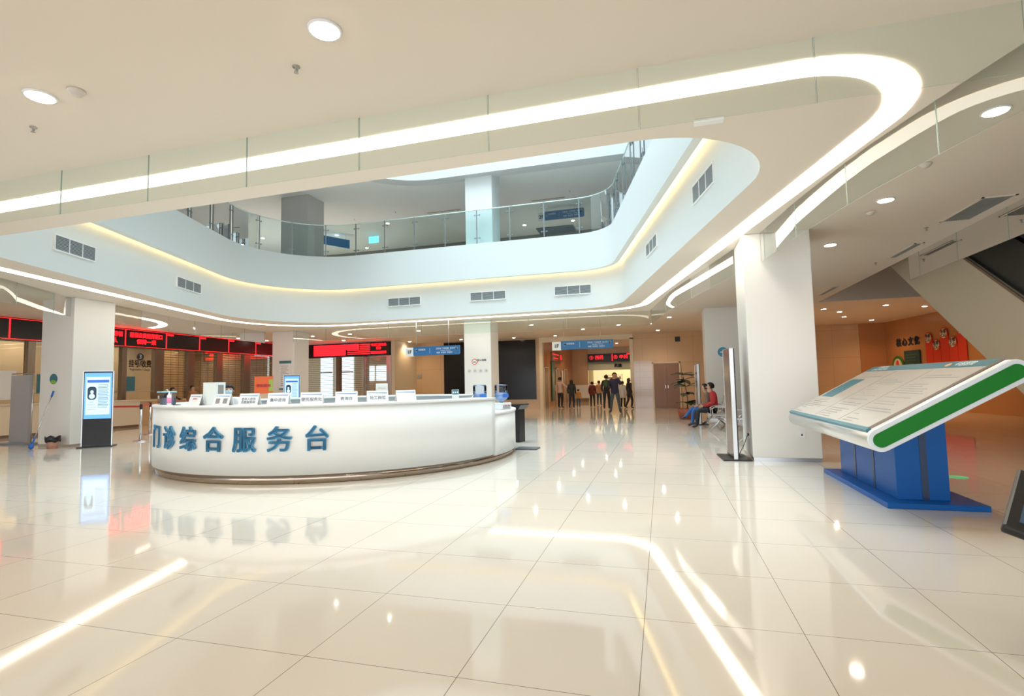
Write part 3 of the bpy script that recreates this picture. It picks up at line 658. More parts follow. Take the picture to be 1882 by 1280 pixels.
# touch kiosk cut off by the right frame edge
e = empty('touch_kiosk', (1.85, 2.95, 0))
ku = Vector((.80, -.42, -.30)).normalized(); kv = Vector((.251, .30, .157)); kv = (kv - ku * kv.dot(ku)).normalized(); kn = ku.cross(kv)
Tk = Matrix(((ku.x, kv.x, kn.x, 1.432 - 1.85), (ku.y, kv.y, kn.y, 2.9 - 2.95), (ku.z, kv.z, kn.z, .648), (0, 0, 0, 1)))
MB().box(0, .62, 0, .50, -.045, 0, Tk).build('screen_case', M_black, e, bevel=.012)
MB().box(.05, .57, .06, .45, .0, .003, Tk).build('screen', mat('kiosk_screen', (0.03, 0.06, 0.09), 0.05, emit=(0.02, 0.06, 0.10), estr=0.3), e)
MB().box(-.02, .18, -.10, .12, 0.03, .60).build('stand', M_black, e)
MB().box(-.15, .32, -.2, .25, 0, .03).build('foot', M_black, e)
tag(e, 'black touch screen kiosk with tilted screen at the right frame edge', 'touch kiosk')
o = MB().lathe([(.11, 0), (.11, .004), (.09, .008), (.0, .009)], n=24).build('floor_light', mat('floorlight', (0.02, 0.05, 0.02), 0.2, emit=(0.1, 0.5, 0.2), estr=.5)); o.location = (3.62, 8.2, 0); tag(o, 'small round floor light with a green glint beside the blue pedestal', 'floor light')

# ------------------------------------------------------------------ escalator
es = empty('escalator', (5.6, 10.0, 0))
s_ = .66
def EZ(y, z): return z + s_ * (y - 10.0)
def slab(name, x0, x1, ya, yb, za, zb, m, par):
    g = MB(); Tm = Matrix(((0, 0, 1, 0), (1, 0, 0, 0), (0, 1, 0, 0), (0, 0, 0, 1)))
    g.prism([(ya - 10, EZ(ya, za)), (yb - 10, EZ(yb, za)), (yb - 10, EZ(yb, zb)), (ya - 10, EZ(ya, zb))], x0 - 5.6, x1 - 5.6, Tm); return g.build(name, m, par)
slab('truss_cladding', 5.5, 7.1, 8.0, 16.6, .80, 2.42, mat('escalator_beige', (0.60, 0.53, 0.41), 0.45), es)
slab('skirt_trim', 5.485, 5.5, 8.0, 16.6, 2.38, 2.44, M_dsteel, es)
slab('balustrade_panel', 5.56, 5.62, 8.0, 16.6, 2.42, 3.25, M_void, es)
slab('balustrade_panel', 6.98, 7.04, 8.0, 16.6, 2.42, 3.25, M_void, es)
slab('handrail', 5.54, 5.64, 8.0, 16.6, 3.25, 3.32, M_black, es)
g = MB()
for k in range(22):
    y = 8.2 + k * .38; g.box(.1, 1.3, y - 10, y - 9.6, EZ(y, 2.42) , EZ(y, 2.62))
g.build('steps', M_steel, es)
slab('landing_fascia', 5.5, 7.1, 8.0, 8.02, .8, 2.4, M_dsteel, es)
tag(es, 'beige clad escalator rising to the upper floor with black balustrade', 'escalator')
# black wall added above the beige flight, with a pale wedge
e = empty('upper_black_wall', (7.6, 9.0, 0))
g = MB(); g.prism([(-2.5, 3.2), (4.4, 3.2 + 4.4 * .05), (7.6, 6.05), (-2.5, 6.05)], .0, .3, Matrix(((0, 0, 1, 0), (1, 0, 0, 0), (0, 1, 0, 0), (0, 0, 0, 1)))); g.build('dark_side', M_void, e)
g = MB(); g.prism([(-.5, 3.0), (.15, 4.2), (-1.0, 4.2)], -.05, .0, Matrix(((0, 0, 1, 0), (1, 0, 0, 0), (0, 1, 0, 0), (0, 0, 0, 1)))); g.build('beige_wedge', mat('escalator_beige', (0.5, 0.45, 0.36)), e)
tag(e, 'black wall with a pale wedge added above the beige escalator', 'escalator')

# brown stone pillars in the warm hall under the escalator
tag(pillar(8.9, 9.9, 13.5, 14.5, 'pillar', 0, CZ, mat('stone_brown', (0.36, 0.17, 0.08), 0.3)), 'brown stone pillar under the escalator behind the blue pedestal', 'pillar')
# ------------------------------------------------------------------ culture wall behind the sign
wd0 = Vector((9.6, 27.0, 0)); wd1 = Vector((10.6, 19.0, 0)); dn = (wd1 - wd0).normalized(); wa = math.atan2(dn.y, dn.x)
def onwall(s, z, off=.02): q = wd0 + dn * s; nrm = Vector((-dn.y, dn.x, 0)) * -1; return (q.x + nrm.x * off, q.y + nrm.y * off, z)
for k, ch in enumerate('核心文化'):
    o = text('wall_character', ch, .36, onwall(1.05 + k * .42, 2.70), (R(90), 0, wa), M_ink, extrude=.015, bold=.008)
    tag(o, 'black calligraphy character on the orange wall, %s of four' % ('first', 'second', 'third', 'last')[k], 'wall lettering', 'calligraphy characters on the orange wall')
e = empty('round_emblem', onwall(.95, 1.75, .03), wa)
Te = Matrix.Rotation(R(90), 4, 'X')
MB().lathe([(.42, 0), (.42, .03)], n=32, T=Te).build('green_ring', mat('emblem_green', (0.03, 0.2, 0.04), 0.4), e); MB().lathe([(.30, .03), (.30, .036)], n=32, T=Te).build('white_disc', M_cream, e)
g = MB(); g.ball((0, -.04, .1), (.1, .01, .14)); g.ball((0, -.04, -.1), (.1, .01, .14)); g.build('red_leaf', M_inkr, e)
tag(e, 'round green and red emblem on the orange wall left of the dark board', 'emblem')
e = empty('dark_notice_board', onwall(1.98, 1.2, .04), wa)
MB().box(-.52, .52, -.03, .03, 0, 1.15).build('board', mat('board_teal_dark', (0.02, 0.07, 0.07), 0.5), e, bevel=.01)
g = MB(); [g.box(-.42, .42 - random.random() * .3, -.033, -.03, .12 + k * .12, .15 + k * .12) for k in range(8)]; g.build('text_rows', mat('board_row', (0.06, 0.14, 0.13), 0.6), e)
tag(e, 'dark green notice board with rows of text on the orange wall', 'notice board')
for k in range(5):
    s = 3.1 + k * .46; z = (2.75, 2.45, 2.85, 2.5, 2.95)[k]
    e = empty('hanging_banner', onwall(s, .9, .03), wa)
    MB().box(-.22, .22, -.012, .012, 0, z - .9 - .05).build('red_cloth', M_redbanner, e)
    MB().lathe([(.22, 0), (.22, .012)], n=28, T=Matrix.Translation((0, -.014, z - .9)) @ Te).build('roundel_rim', M_redbanner, e)
    MB().lathe([(.18, .0), (.18, .006)], n=28, T=Matrix.Translation((0, -.027, z - .9)) @ Te).build('roundel', M_cream, e)
    text('roundel_text', '医德\n仁心', .15, (0, -.035, z - .9), FACE, M_ink, e, extrude=.002, bold=.003)
    tag(e, 'red wall banner topped by a cream roundel, ' + ('first from the dark board', 'second from the dark board', 'middle of five', 'second from the escalator', 'nearest the escalator and highest')[k], 'banner', 'red banners on the orange wall')


# ------------------------------------------------------------------ left service wall
WX = -19.4
lw = empty('service_counter', (-19.3, 11.8, 0))
MB().box(-.35, .25, -8.3, 3.7, .09, .98).build('front', M_cream, lw); MB().box(-.33, .20, -8.3, 3.7, 0, .09).build('plinth', M_dsteel, lw); MB().box(-.40, .30, -8.35, 3.75, .98, 1.02).build('worktop', M_cream, lw, bevel=.008)
tag(lw, 'long cream service counter under the registration windows on the left', 'service counter')
lw = empty('closed_counter', (-19.3, 19.6, 0))
MB().box(-.35, .0, -4.05, 4.9, 0, .95).build('base_panel', M_wood, lw); MB().box(-.38, .06, -4.05, 4.9, .95, .99).build('sill', M_cream, lw)
tag(lw, 'low panelled ledge under the closed roller shutters', 'ledge')
def post(y0, y1, label, m=M_dsteel, z0=1.02):
    o = MB().box(-.10, .10, -(y1 - y0) / 2, (y1 - y0) / 2, 0, 3.0 - z0).build('window_mullion', m, bevel=.006); o.location = (WX, (y0 + y1) / 2, z0); return tag(o, label, 'mullion')
post(11.91, 12.12, 'steel mullion between service windows left of the mop pillar')
post(14.96, 15.14, 'steel mullion left of window three'); post(16.28, 16.68, 'wide dark mullion between window three and the first shutter')
for a, b, t in ((17.80, 18.13, 'first'), (19.31, 19.64, 'second'), (20.92, 21.33, 'third')): post(a, b, 'brown steel mullion between roller shutters, %s from the left' % t, z0=.99)
post(22.86, 23.2, 'brown steel mullion at the right end of the roller shutters', z0=.99)
post(8.5, 8.7, 'steel mullion at the far left frame edge')
for i, (a, b) in enumerate(((16.68, 17.80), (18.13, 19.31), (19.64, 20.92), (21.33, 22.86))):
    e = empty('roller_shutter', (WX, (a + b) / 2, .99)); hw = (b - a) / 2
    MB().box(-.004, .004, -hw, hw, 0, 2.01).build('clear_slats', M_shutter, e)
    g = MB()
    for k in range(21): g.box(.004, .009, -hw, hw, k * .10, k * .10 + .020)
    for k in range(1, 3): g.box(.004, .012, -hw + k * hw * 2 / 3 - .006, -hw + k * hw * 2 / 3 + .006, 0, 2.01)
    g.build('slat_grid', M_slat, e)
    tag(e, 'closed see-through roller shutter on the left wall, %s' % ('nearest window three', 'second', 'behind the masked woman', 'beside the notice pillar')[i], 'roller shutter', 'left wall roller shutters')
for a, b, t in ((8.7, 11.91, 'at the far left'), (12.12, 14.96, 'mostly behind the mop pillar'), (15.14, 16.28, 'with number three')):
    e = empty('service_window', (WX, (a + b) / 2, 1.35)); hw = (b - a) / 2
    MB().box(-.006, .006, -hw, hw, 0, 1.65).build('pane', M_glassc, e)
    MB().box(-.02, .02, -hw, hw, -.03, 0).build('lower_edge', M_steel, e)
    tag(e, 'glass service window ' + t, 'service window')
# frosted back screens behind the clerks
MB(); g = MB().box(-21.0, -20.94, 6, 24.4, 0, 3.1); o = g.build('back_office_screen', mat('office_cream', (0.78, 0.66, 0.47), 0.5)); tag(o, 'cream partition behind the clerks of the service windows', 'partition')
o = text('window_lettering', '挂号/收费', .30, (WX + .02, 15.73, 2.38), FACEX, M_ink, extrude=.003, bold=.006, sx=.72); tag(o, 'dark Chinese lettering for registration and charge on window three', 'window lettering')
o = text('window_lettering', 'Registration / Charge', .12, (WX + .02, 15.73, 2.17), FACEX, M_ink, extrude=.003, sx=.80); tag(o, 'small English line Registration / Charge on window three', 'window lettering')
e = empty('window_number', (WX + .02, 15.72, 2.66)); MB().lathe([(.14, 0), (.14, .01)], n=28, T=Matrix.Rotation(R(90), 4, 'Y')).build('disc', M_ink, e)
text('numeral', '3', .22, (.012, 0, 0), FACEX, M_inkw, e, extrude=.003); tag(e, 'round dark number three badge on the service window', 'window number')
o = text('window_lettering', '挂号/收费', .34, (WX + .02, 13.15, 2.38), FACEX, M_ink, extrude=.003, bold=.006); tag(o, 'dark Chinese lettering half hidden by the mop pillar', 'window lettering')
o = text('window_lettering', 'Registration / Charge', .13, (WX + .02, 13.15, 2.15), FACEX, M_ink, extrude=.003); tag(o, 'small English lettering half hidden by the mop pillar', 'window lettering')
o = MB().box(0, .012, -.18, .18, 0, .55).build('teal_notice', M_teal); o.location = (WX + .03, 15.34, 1.35); tag(o, 'teal paper notice stuck beside window three', 'notice')
o = MB().box(0, .012, -.13, .13, 0, .60).build('dark_notice', M_teal); o.location = (WX + .03, 12.35, 1.35); tag(o, 'dark teal notice beside the grey panel at the left', 'notice')
o = MB().box(0, .012, -.45, .45, 0, .9).build('wall_paper_notice', M_swhite); o.location = (WX + .03, 11.2, 1.15); tag(o, 'pale paper sheet on the glass at the far left', 'notice')
# LED display above the windows
ld = empty('led_display', (WX + .1, 15.0, 3.02))
MB().box(-.12, .06, -8.0, 9.3, 0, .67).build('black_case', M_black, ld)
cells = [11.35, 13.5, 15.0, 16.7, 18.3, 19.9, 21.6]
for y in cells:
    MB().box(.062, .07, y - 15 - .02, y - 15 + .02, .03, .64).build('red_divider', M_red, ld)
g = MB().box(.062, .07, -8, -3.7, .635, .65); g.build('red_border', M_red, ld); MB().box(.062, .07, -3.7, 9.3, .635, .65).build('red_border', M_red, ld); MB().box(.062, .07, -8, 9.3, .01, .02).build('red_border', M_red, ld)
for y, a, b in ((14.3, '请在一米外等候', '依次排队'), (15.85, '医保自费结算窗口', '保持一米')):
    text('red_text', a, .20, (.066, y - 15, .44), FACEX, M_red, ld, extrude=.002, bold=.004, sx=.85); text('red_text', b, .20, (.066, y - 15, .20), FACEX, M_red, ld, extrude=.002, bold=.004)
for y in (16.9, 18.5, 20.1, 21.8): MB().box(.062, .07, y - 15 - .15, y - 15 + .12, .54, .60).build('red_mark', M_red, ld)
tag(ld, 'long black display board with red dividers above the service windows on the left wall', 'display board')
# ------------------------------------------------------------------ back corner: red text board and shutters
BY = 24.5
ld = empty('led_display', (-16.5, BY, 2.93))
MB().box(-2.9, 3.05, -.12, .1, 0, .72).build('black_case', M_black, ld)
g = MB(); random.seed(5)
for k in range(6):
    z = .60 - k * .098
    MB().box(-2.2, -1.80, -.128, -.12, z - .035, z + .05).build('red_row', M_red, ld); MB().box(-1.45, 1.3 if k < 3 else .5, -.128, -.12, z - .035, z + .05).build('red_row', M_red, ld)
    MB().box(1.35 if k < 3 else .6, 1.95, -.128, -.12, z - .01, z + .035).build('red_row', M_red, ld)
text('red_text', '今日门诊信息', .15, (2.45, -.125, .56), FACE, M_red, ld, extrude=.002, bold=.004); text('red_text', '出诊', .15, (2.45, -.125, .38), FACE, M_red, ld, extrude=.002, bold=.004); text('red_text', '欢迎您来就诊', .15, (2.45, -.125, .16), FACE, M_red, ld, extrude=.002, bold=.004)
tag(ld, 'wide black display board filled with rows of red text above the back shutters', 'display board')
for i, (a, b) in enumerate(((-18.4, -16.75), (-16.45, -15.05), (-14.85, -13.62))):
    e = empty('roller_shutter', ((a + b) / 2, BY, .9)); hw = (b - a) / 2
    MB().box(-hw, hw, -.004, .004, 0, 2.03).build('clear_slats', M_shutter, e)
    g = MB()
    for k in range(21): g.box(-hw, hw, -.009, -.004, k * .10, k * .10 + .020)
    g.build('slat_grid', M_slat, e)
    tag(e, 'back wall roller shutter under the red text board, ' + ('left one beside the notice pillar', 'middle one with bright daylight behind', 'right one next to the wood wall')[i], 'roller shutter', 'back wall roller shutters')
for i, x in enumerate((-16.6, -14.95, -13.5)):
    o = MB().box(-.12, .12, -.1, .1, 0, 2.93).build('window_mullion', M_steel if i else M_dsteel, bevel=.006); o.location = (x, BY + (.18 if i < 2 else 0), 0); tag(o, 'metal mullion of the back shutters, ' + ('left', 'middle', 'right at the wood wall')[i], 'mullion')
o = MB().box(-18.4, -13.64, BY - .06, BY + .06, 0, .88).build('shutter_base_panel', M_wood); tag(o, 'wooden base panel below the back shutters', 'panel')
# daylit office windows seen through the back shutters
for i, (a, b, z0, z1) in enumerate(((-20.8, -19.95, .5, 3.3), (-19.5, -18.45, .5, 3.3), (-17.7, -17.0, 1.7, 2.6), (-16.85, -16.1, 1.7, 2.6))):
    e = empty('window_%d' % (i + 1), ((a + b) / 2, 28.95, z0)); hw = (b - a) / 2
    MB().box(-hw, hw, 0, .02, 0, z1 - z0).build('pane', mat('daylight_pane', (0.6, 0.75, 0.9), 0.3, emit=(0.50, 0.72, 1.0), estr=1.9), e); MB().box(-hw, hw, -.03, 0, (z1 - z0) * .62, (z1 - z0) * .65).build('transom', M_dsteel, e)
    e['kind'] = 'structure'
# black panels on the wood wall
for (a, b, z0, z1, s) in ((-11.5, -9.2, .80, 3.64, 'large matt black panel on the wood wall left of the white pillar'), (-8.36, -6.33, .50, 3.62, 'large black screen on the wood wall left of the corridor opening')):
    e = empty('black_wall_screen', ((a + b) / 2, 26.98, z0)); hw = (b - a) / 2
    MB().box(-hw, hw, -.06, 0, 0, z1 - z0).build('screen', M_blackglass, e, bevel=.01); MB().box(-hw - .02, hw + .02, -.03, 0, -.02, z1 - z0 + .02).build('frame', M_dsteel, e)
    tag(e, s, 'black screen')
o = MB().box(-.14, .14, -.02, 0, 0, .2).build('wall_switch_plate', M_grey); o.location = (-13.0, 26.98, 1.75); tag(o, 'small grey plate on the wood wall right of the shutters', 'switch plate')
o = MB().box(-.12, .12, -.01, 0, 0, .24).use(M_void).build('wall_vent', mat('vent_brown', (0.12, 0.05, 0.03), 0.5)); o.location = (.80, 26.98, 3.22); tag(o, 'small square dark vent above the brown double door', 'vent')
# brown double door
e = empty('door_1', (.22, 26.98, 0)); e['kind'] = 'structure'
for s in (-1, 1):
    MB().box(min(0.01 * s, .6 * s), max(0.01 * s, .6 * s), -.05, 0, 0.02, 2.18).build('door_leaf', M_brown, e)
    MB().box(.06 * s - .012, .06 * s + .012, -.09, -.05, .95, 1.10).build('door_handle', M_steel, e)
fr = MB(); fr.box(-.66, -.60, -.06, 0, 0, 2.24); fr.box(.60, .66, -.06, 0, 0, 2.24); fr.box(-.66, .66, -.06, 0, 2.18, 2.24); fr.build('door_frame', M_cream, e)
# opening frame
tr = MB(); tr.box(-6.12, -5.95, 26.9, 27.25, 0, 3.45); tr.box(-1.5, -1.33, 26.9, 27.25, 0, 3.5); tr.box(-6.12, -1.33, 26.9, 27.25, 3.45, 3.7); struct(tr.build('trim_4', M_cream))
# ------------------------------------------------------------------ corridor beyond the opening
struct(MB().box(-7.1, -6.05, 27.25, 36.8, 0, CZ).build('wall_corridor_left', M_woodY)); struct(MB().box(-7, 3, 40, 40.2, 0, CZ).build('wall_corridor_end', M_cream)); struct(MB().box(2.8, 3.0, 27.25, 40, 0, CZ).build('wall_corridor_right', M_woodY))
struct(MB().box(-4.94, 2.78, 36.92, 37.2, 2.15, CZ).build('wall_pharmacy_head', M_cream)); struct(MB().box(-7.1, -4.95, 36.9, 37.3, 0, CZ).build('wall_pharmacy_side', M_wood))
o = MB().box(-4.9, 2.75, 36.6, 37.1, 0, 1.0).build('pharmacy_counter', M_cream); tag(o, 'cream pharmacy counter at the end of the corridor', 'counter')
o = MB().box(-4.9, 2.75, 39.6, 39.65, .2, 3.2).build('lit_back_wall', M_shelfwarm); tag(o, 'warm lit panel wall behind the pharmacy counter', 'lit wall')
o = MB().box(-4.9, 2.75, 36.86, 36.9, 2.15, 2.7).build('header_board', mat('header_grey_green', (0.52, 0.58, 0.50), 0.5)); tag(o, 'pale grey green header board over the pharmacy window', 'header board')
for x, s in ((-2.86, '药房'),): o = text('header_text', s, .26, (x, 36.84, 2.42), FACE, M_ink, extrude=.003, bold=.01); tag(o, 'dark square characters on the header over the pharmacy', 'sign lettering')
for i, x in enumerate((-4.5, -3.3, -1.5, .2)):
    e = empty('medicine_shelf', (x, 38.6, 0)); MB().box(-.55, .55, 0, .3, 0, .1).build('shelf_foot', M_dsteel, e)
    g = MB(); [g.box(-.55, .55, 0, .3, .1 + k * .28, .13 + k * .28) for k in range(7 if i != 0 else 5)]; g.box(-.57, -.55, 0, .3, 0, 1.9 if i else 1.4); g.box(.55, .57, 0, .3, 0, 1.9 if i else 1.4); g.build('frame', M_brown if i % 2 == 0 else M_dsteel, e)
    g = MB(); random.seed(i)
    for k in range(6 if i else 4):
        xx = -.5
        while xx < .45: ww = random.uniform(.05, .14); g.use((M_cream, M_orange, M_swhite, M_grey)[random.randrange(4)]).box(xx, xx + ww, .03, .25, .13 + k * .28, .13 + k * .28 + random.uniform(.1, .22)); xx += ww + .02
    g.build('medicine_boxes', None, e)
    tag(e, 'medicine shelf behind the pharmacy counter, ' + ('leftmost, lower', 'second from the left', 'behind the front facing man', 'rightmost')[i], 'shelf', 'pharmacy shelves')
ld = empty('led_display', (-2.6, 36.7, 2.72))
MB().box(-2.3, 5, -.05, .21, 0, .55).build('black_case', M_black, ld)
text('red_text', '① 西药', .30, (-1.7, -.055, .28), FACE, M_red, ld, extrude=.002); text('red_text', '② 中药', .30, (-.05, -.055, .28), FACE, M_red, ld, extrude=.002); text('red_text', '取药', .2, (.95, -.055, .42), FACE, M_red, ld, extrude=.002, bold=.006)
for x in (-.62, 1.45): MB().box(x - .03, x + .03, -.06, -.05, .05, .5).build('red_divider', M_red, ld)
MB().box(.35, 1.3, -.06, -.05, .46, .52).build('red_border', M_red, ld)
tag(ld, 'black display board with red numbers above the pharmacy window', 'display board')
ld = empty('led_display', (-5.98, 31.0, 2.6)); MB().box(-.065, .06, -1.6, 1.6, 0, .5).build('black_case', M_brown, ld)
MB().box(.062, .07, -1.5, .2, .36, .40).build('red_line', M_red, ld); MB().box(.062, .07, -1.2, 0, .14, .18).build('red_line', M_red, ld); text('red_text', '①', .34, (.066, 1.0, .26), FACEX, M_red, ld, extrude=.002, bold=.006)
tag(ld, 'display with red lines high on the left corridor wall', 'display board')
for i, (y, m, s) in enumerate(((28.0, M_brown, 1), (31.3, M_brown, 1), (34.0, M_brown, 1))):
    e = empty('door_%d' % (i + 2), (-6.03, y, 0)); e['kind'] = 'structure'; MB().box(0, .04, -.5, .5, 0, 2.15).build('door_leaf', M_brown, e); MB().box(.04, .07, .38, .42, .95, 1.1).build('door_handle', M_steel, e)
    fr = MB(); fr.box(0, .05, -.56, -.5, 0, 2.2); fr.box(0, .05, .5, .56, 0, 2.2); fr.box(0, .05, -.56, .56, 2.15, 2.2); fr.build('door_frame', M_cream, e)
o = MB().box(0, .05, -.35, .35, .3, 2.6).build('teal_wall_panel', mat('panel_teal', (0.03, 0.16, 0.13), 0.3)); o.location = (-6.02, 29.8, 0); tag(o, 'tall dark teal panel on the left corridor wall', 'wall panel')
o = MB().box(0, .03, -.22, .22, 1.3, 2.1).build('white_wall_poster', M_swhite); o.location = (-6.02, 32.8, 0); tag(o, 'white poster on the left corridor wall above the man in the pale shirt', 'poster')
e = empty('standing_notice_board', (-5.35, 36.2, 0), R(0))
MB().box(-.6, .6, -.02, .02, .25, 1.15).build('panel', M_swhite, e)
for s in (-1, 1): MB().tube([(s * .62, 0, 0), (s * .62, 0, 1.3)], .02).build('leg', M_steel, e); MB().box(s * .62 - .03, s * .62 + .03, -.2, .2, 0, .03).build('foot', M_steel, e)
tag(e, 'white standing notice board with metal legs at the end of the corridor', 'notice board')

# ------------------------------------------------------------------ hanging way signs
def waysign(x0, x1, y, z0, z1, cz, label, rz=0.0, full=True):
    e = empty('hanging_sign', ((x0 + x1) / 2, y, z0), rz); L = x1 - x0; h = z1 - z0; x = -L / 2
    MB().box(x, x + L * .16, -.04, .04, 0.0, h - .02).build('floor_tab', M_swhite, e, bevel=.02)
    b = MB().prism(rounded([(x + L * .15, .02), (L / 2 - .05, .02), (L / 2, .06), (L / 2, h), (x + L * .15, h)], [0, 0, 0, .02, 0], 4), -.045, .045, Matrix(((1, 0, 0, 0), (0, 0, 1, 0), (0, 1, 0, 0), (0, 0, 0, 1)))).build('blue_panel', M_sblue, e)
    text('floor_number', '1F' if full else '2F', h * .55, (x + L * .075, -.045, h * .45), FACE, M_ink, e, extrude=.002, bold=.004)
    q = M_inkw
    text('arrow', '←', h * .55, (x + L * .215, -.05, h * .6), FACE, q, e, extrude=.002, bold=.004); text('arrow', '↑', h * .6, (L / 2 - L * .06, -.05, h * .62), FACE, q, e, extrude=.002, bold=.004)
    text('writing', '住院服务', h * .22, (x + L * .31, -.05, h * .66), FACE, q, e, extrude=.002); text('writing', '卫生间  门诊药房  急诊科', h * .2, (L / 2 - L * .25, -.05, h * .72), FACE, q, e, extrude=.002); text('writing', 'Emergency  Pharmacy', h * .13, (L / 2 - L * .25, -.05, h * .52), FACE, q, e, extrude=.002)
    text('writing', '电梯  检验科  放射科', h * .2, (L / 2 - L * .27, -.05, h * .28), FACE, q, e, extrude=.002)
    MB().box(x + L * .46, x + L * .463, -.05, -.045, .08, h - .06).build('divider', q, e)
    for s in (-.3, .3): MB().tube([(s * L, 0, h), (s * L, 0, cz - z0)], .006, 6).build('hanger', M_steel, e)
    tag(e, label, 'hanging sign')
waysign(-9.02, -6.90, 17.6, 2.40, 2.74, CZ, 'blue hanging way sign with a white 1F tab above the right half of the counter')
waysign(-4.03, -1.70, 20.0, 2.57, 2.92, CZ, 'blue hanging way sign with a white 1F tab in front of the corridor opening')
waysign(-4.9, -2.9, 22.0, 8.33, 8.72, 8.85, 'blue hanging sign on the upper floor behind the glass, right one', full=False)
e = empty('hanging_sign', (-15.3, 22.0, 8.25), R(60)); MB().box(-1.0, 1.0, -.04, .04, 0, .42).build('blue_panel', M_sblue, e); MB().tube([(-.8, 0, .42), (-.8, 0, .6)], .01).build('hanger', M_steel, e); MB().tube([(.8, 0, .42), (.8, 0, .6)], .01).build('hanger', M_steel, e)
tag(e, 'slanted blue hanging sign on the upper floor beside the grey pillar', 'hanging sign')
e = empty('exit_sign', (-13.5, 23.0, 8.45)); MB().box(-.27, .27, -.03, .03, 0, .33).build('lit_face', mat('exit_cyan', (0.2, 0.7, 0.75), 0.4, emit=(0.25, 0.85, 0.95), estr=.8), e); MB().tube([(0, 0, .33), (0, 0, .4)], .01).build('hanger', M_steel, e)
tag(e, 'small glowing cyan exit sign on the upper floor', 'exit sign')
o = MB().box(-5.6, -3.8, 24.6, 25.6, 8.80, 8.84).build('ceiling_panel_dark', mat('dark_blue_panel', (0.12, 0.16, 0.22), 0.4)); tag(o, 'dark blue panel in the upper ceiling under the right blue sign', 'ceiling panel')

# ------------------------------------------------------------------ posters and stickers on pillars
def sticker(name, loc, rz, parts, label, cat):
    e = empty(name, loc, rz)
    for nm, fn, m in parts: fn(MB()).build(nm, m, e)
    return tag(e, label, cat)
Td = Matrix.Rotation(R(90), 4, 'X')
disc = lambda r, y, cx=0, cz=0: (lambda g: g.lathe([(r, 0), (r, .004)], n=24, T=Matrix.Translation((cx, y, cz)) @ Td))
sticker('round_sticker', (-14.62, 9.594, 1.68), 0, [('teal_disc', disc(.13, 0), M_teal), ('green_base', lambda g: g.ball((0, -.005, -.075), (.10, .002, .045)), mat('lime', (0.25, 0.5, 0.05), 0.4))], 'round teal and green sticker on the pillar with the mop', 'sticker')
e = empty('no_smoking_notice', (-6.55, 18.49, 2.05)); MB().lathe([(.11, 0), (.11, .006)], n=24, T=Matrix.Translation((-.12, 0, .12)) @ Td).build('red_ring', M_inkr, e); MB().lathe([(.085, 0), (.085, .009)], n=24, T=Matrix.Translation((-.12, 0, .12)) @ Td).build('white_disc', M_swhite, e)
MB().box(-.18, -.06, -.014, -.010, .095, .125).build('cigarette_icon', M_ink, e); text('writing', '禁止吸烟', .09, (.16, -.006, .17), FACE, M_ink, e, extrude=.002)
for k in range(4):
    MB().lathe([(.055, 0), (.055, .005)], n=20, T=Matrix.Translation((-.33 + k * .22, 0, -.22)) @ Td).build('icon_ring', M_inkg, e); MB().lathe([(.045, 0), (.045, .008)], n=20, T=Matrix.Translation((-.33 + k * .22, 0, -.22)) @ Td).build('icon_disc', M_swhite, e); MB().box(-.35 + k * .22, -.31 + k * .22, -.011, -.008, -.24, -.20).build('icon_mark', M_inkg, e)
tag(e, 'no smoking sign with four small round icons on the white pillar', 'notice')
e = empty('framed_notice', (-14.98, 18.49, 1.30)); MB().box(-.28, .28, -.02, 0, 0, 1.15).build('sheet', M_swhite, e); MB().box(-.28, .28, -.03, 0, 1.06, 1.17).build('top_bar', M_teal, e); MB().box(-.28, .28, -.03, 0, -.02, .04).build('bottom_bar', M_teal, e)
g = MB(); [g.box(-.2, random.uniform(0, .2), -.022, -.02, .14 + k * .08, .16 + k * .08) for k in range(11)]; g.build('text_rows', M_inkg, e); tag(e, 'framed white notice with teal bars on the pillar behind the counter', 'notice')
e = empty('round_sticker', (1.95, 18.49, 2.22)); MB().lathe([(.16, 0), (.16, .006)], n=24, T=Td).build('blue_disc', mat('sticker_blue', (0.05, 0.3, 0.5), 0.4), e); MB().box(-.08, .08, -.01, -.006, -.02, .02).build('mark', M_swhite, e); tag(e, 'round blue sticker on the pillar behind the silver display', 'sticker')
e = empty('wall_socket', (2.08, 9.297, .38)); MB().box(-.045, .045, -.012, 0, 0, .09).build('plate', M_swhite, e, bevel=.004); MB().box(-.012, .012, -.014, -.012, .03, .06).build('holes', M_ink, e); tag(e, 'white wall socket low on the front of the near right pillar', 'socket')
e = empty('wall_socket', (1.357, 9.50, .36), R(-90)); MB().box(-.045, .045, -.012, 0, 0, .09).build('plate', M_swhite, e, bevel=.004); MB().box(-.02, .02, -.04, -.012, .03, .07).build('plug', M_black, e); tag(e, 'socket with a black plug on the left face of the near right pillar', 'socket')
# orange pull-up stand
e = empty('banner_stand', (-12.15, 14.0, 0), R(30)); MB().box(-.27, .27, -.01, .01, 1.18, 1.72).build('orange_part', M_orange, e); MB().box(-.27, .27, -.01, .01, .35, 1.18).build('lower_sheet', mat('banner_tan', (0.60, 0.40, 0.26), 0.5), e)
text('writing', '便民服务', .11, (0, -.012, 1.42), FACE, M_inkr, e, extrude=.002, bold=.003); MB().box(.15, .27, -.013, -.01, 1.25, 1.62).build('green_corner', mat('banner_green', (0.35, 0.45, 0.08), 0.5), e)
MB().tube([(0, .03, 0.02), (0, .03, 1.7)], .012).build('pole', M_steel, e); MB().box(-.2, .2, -.12, .12, 0, .025).build('foot', M_black, e); tag(e, 'orange topped banner stand behind the counter left of the blue display', 'banner stand')

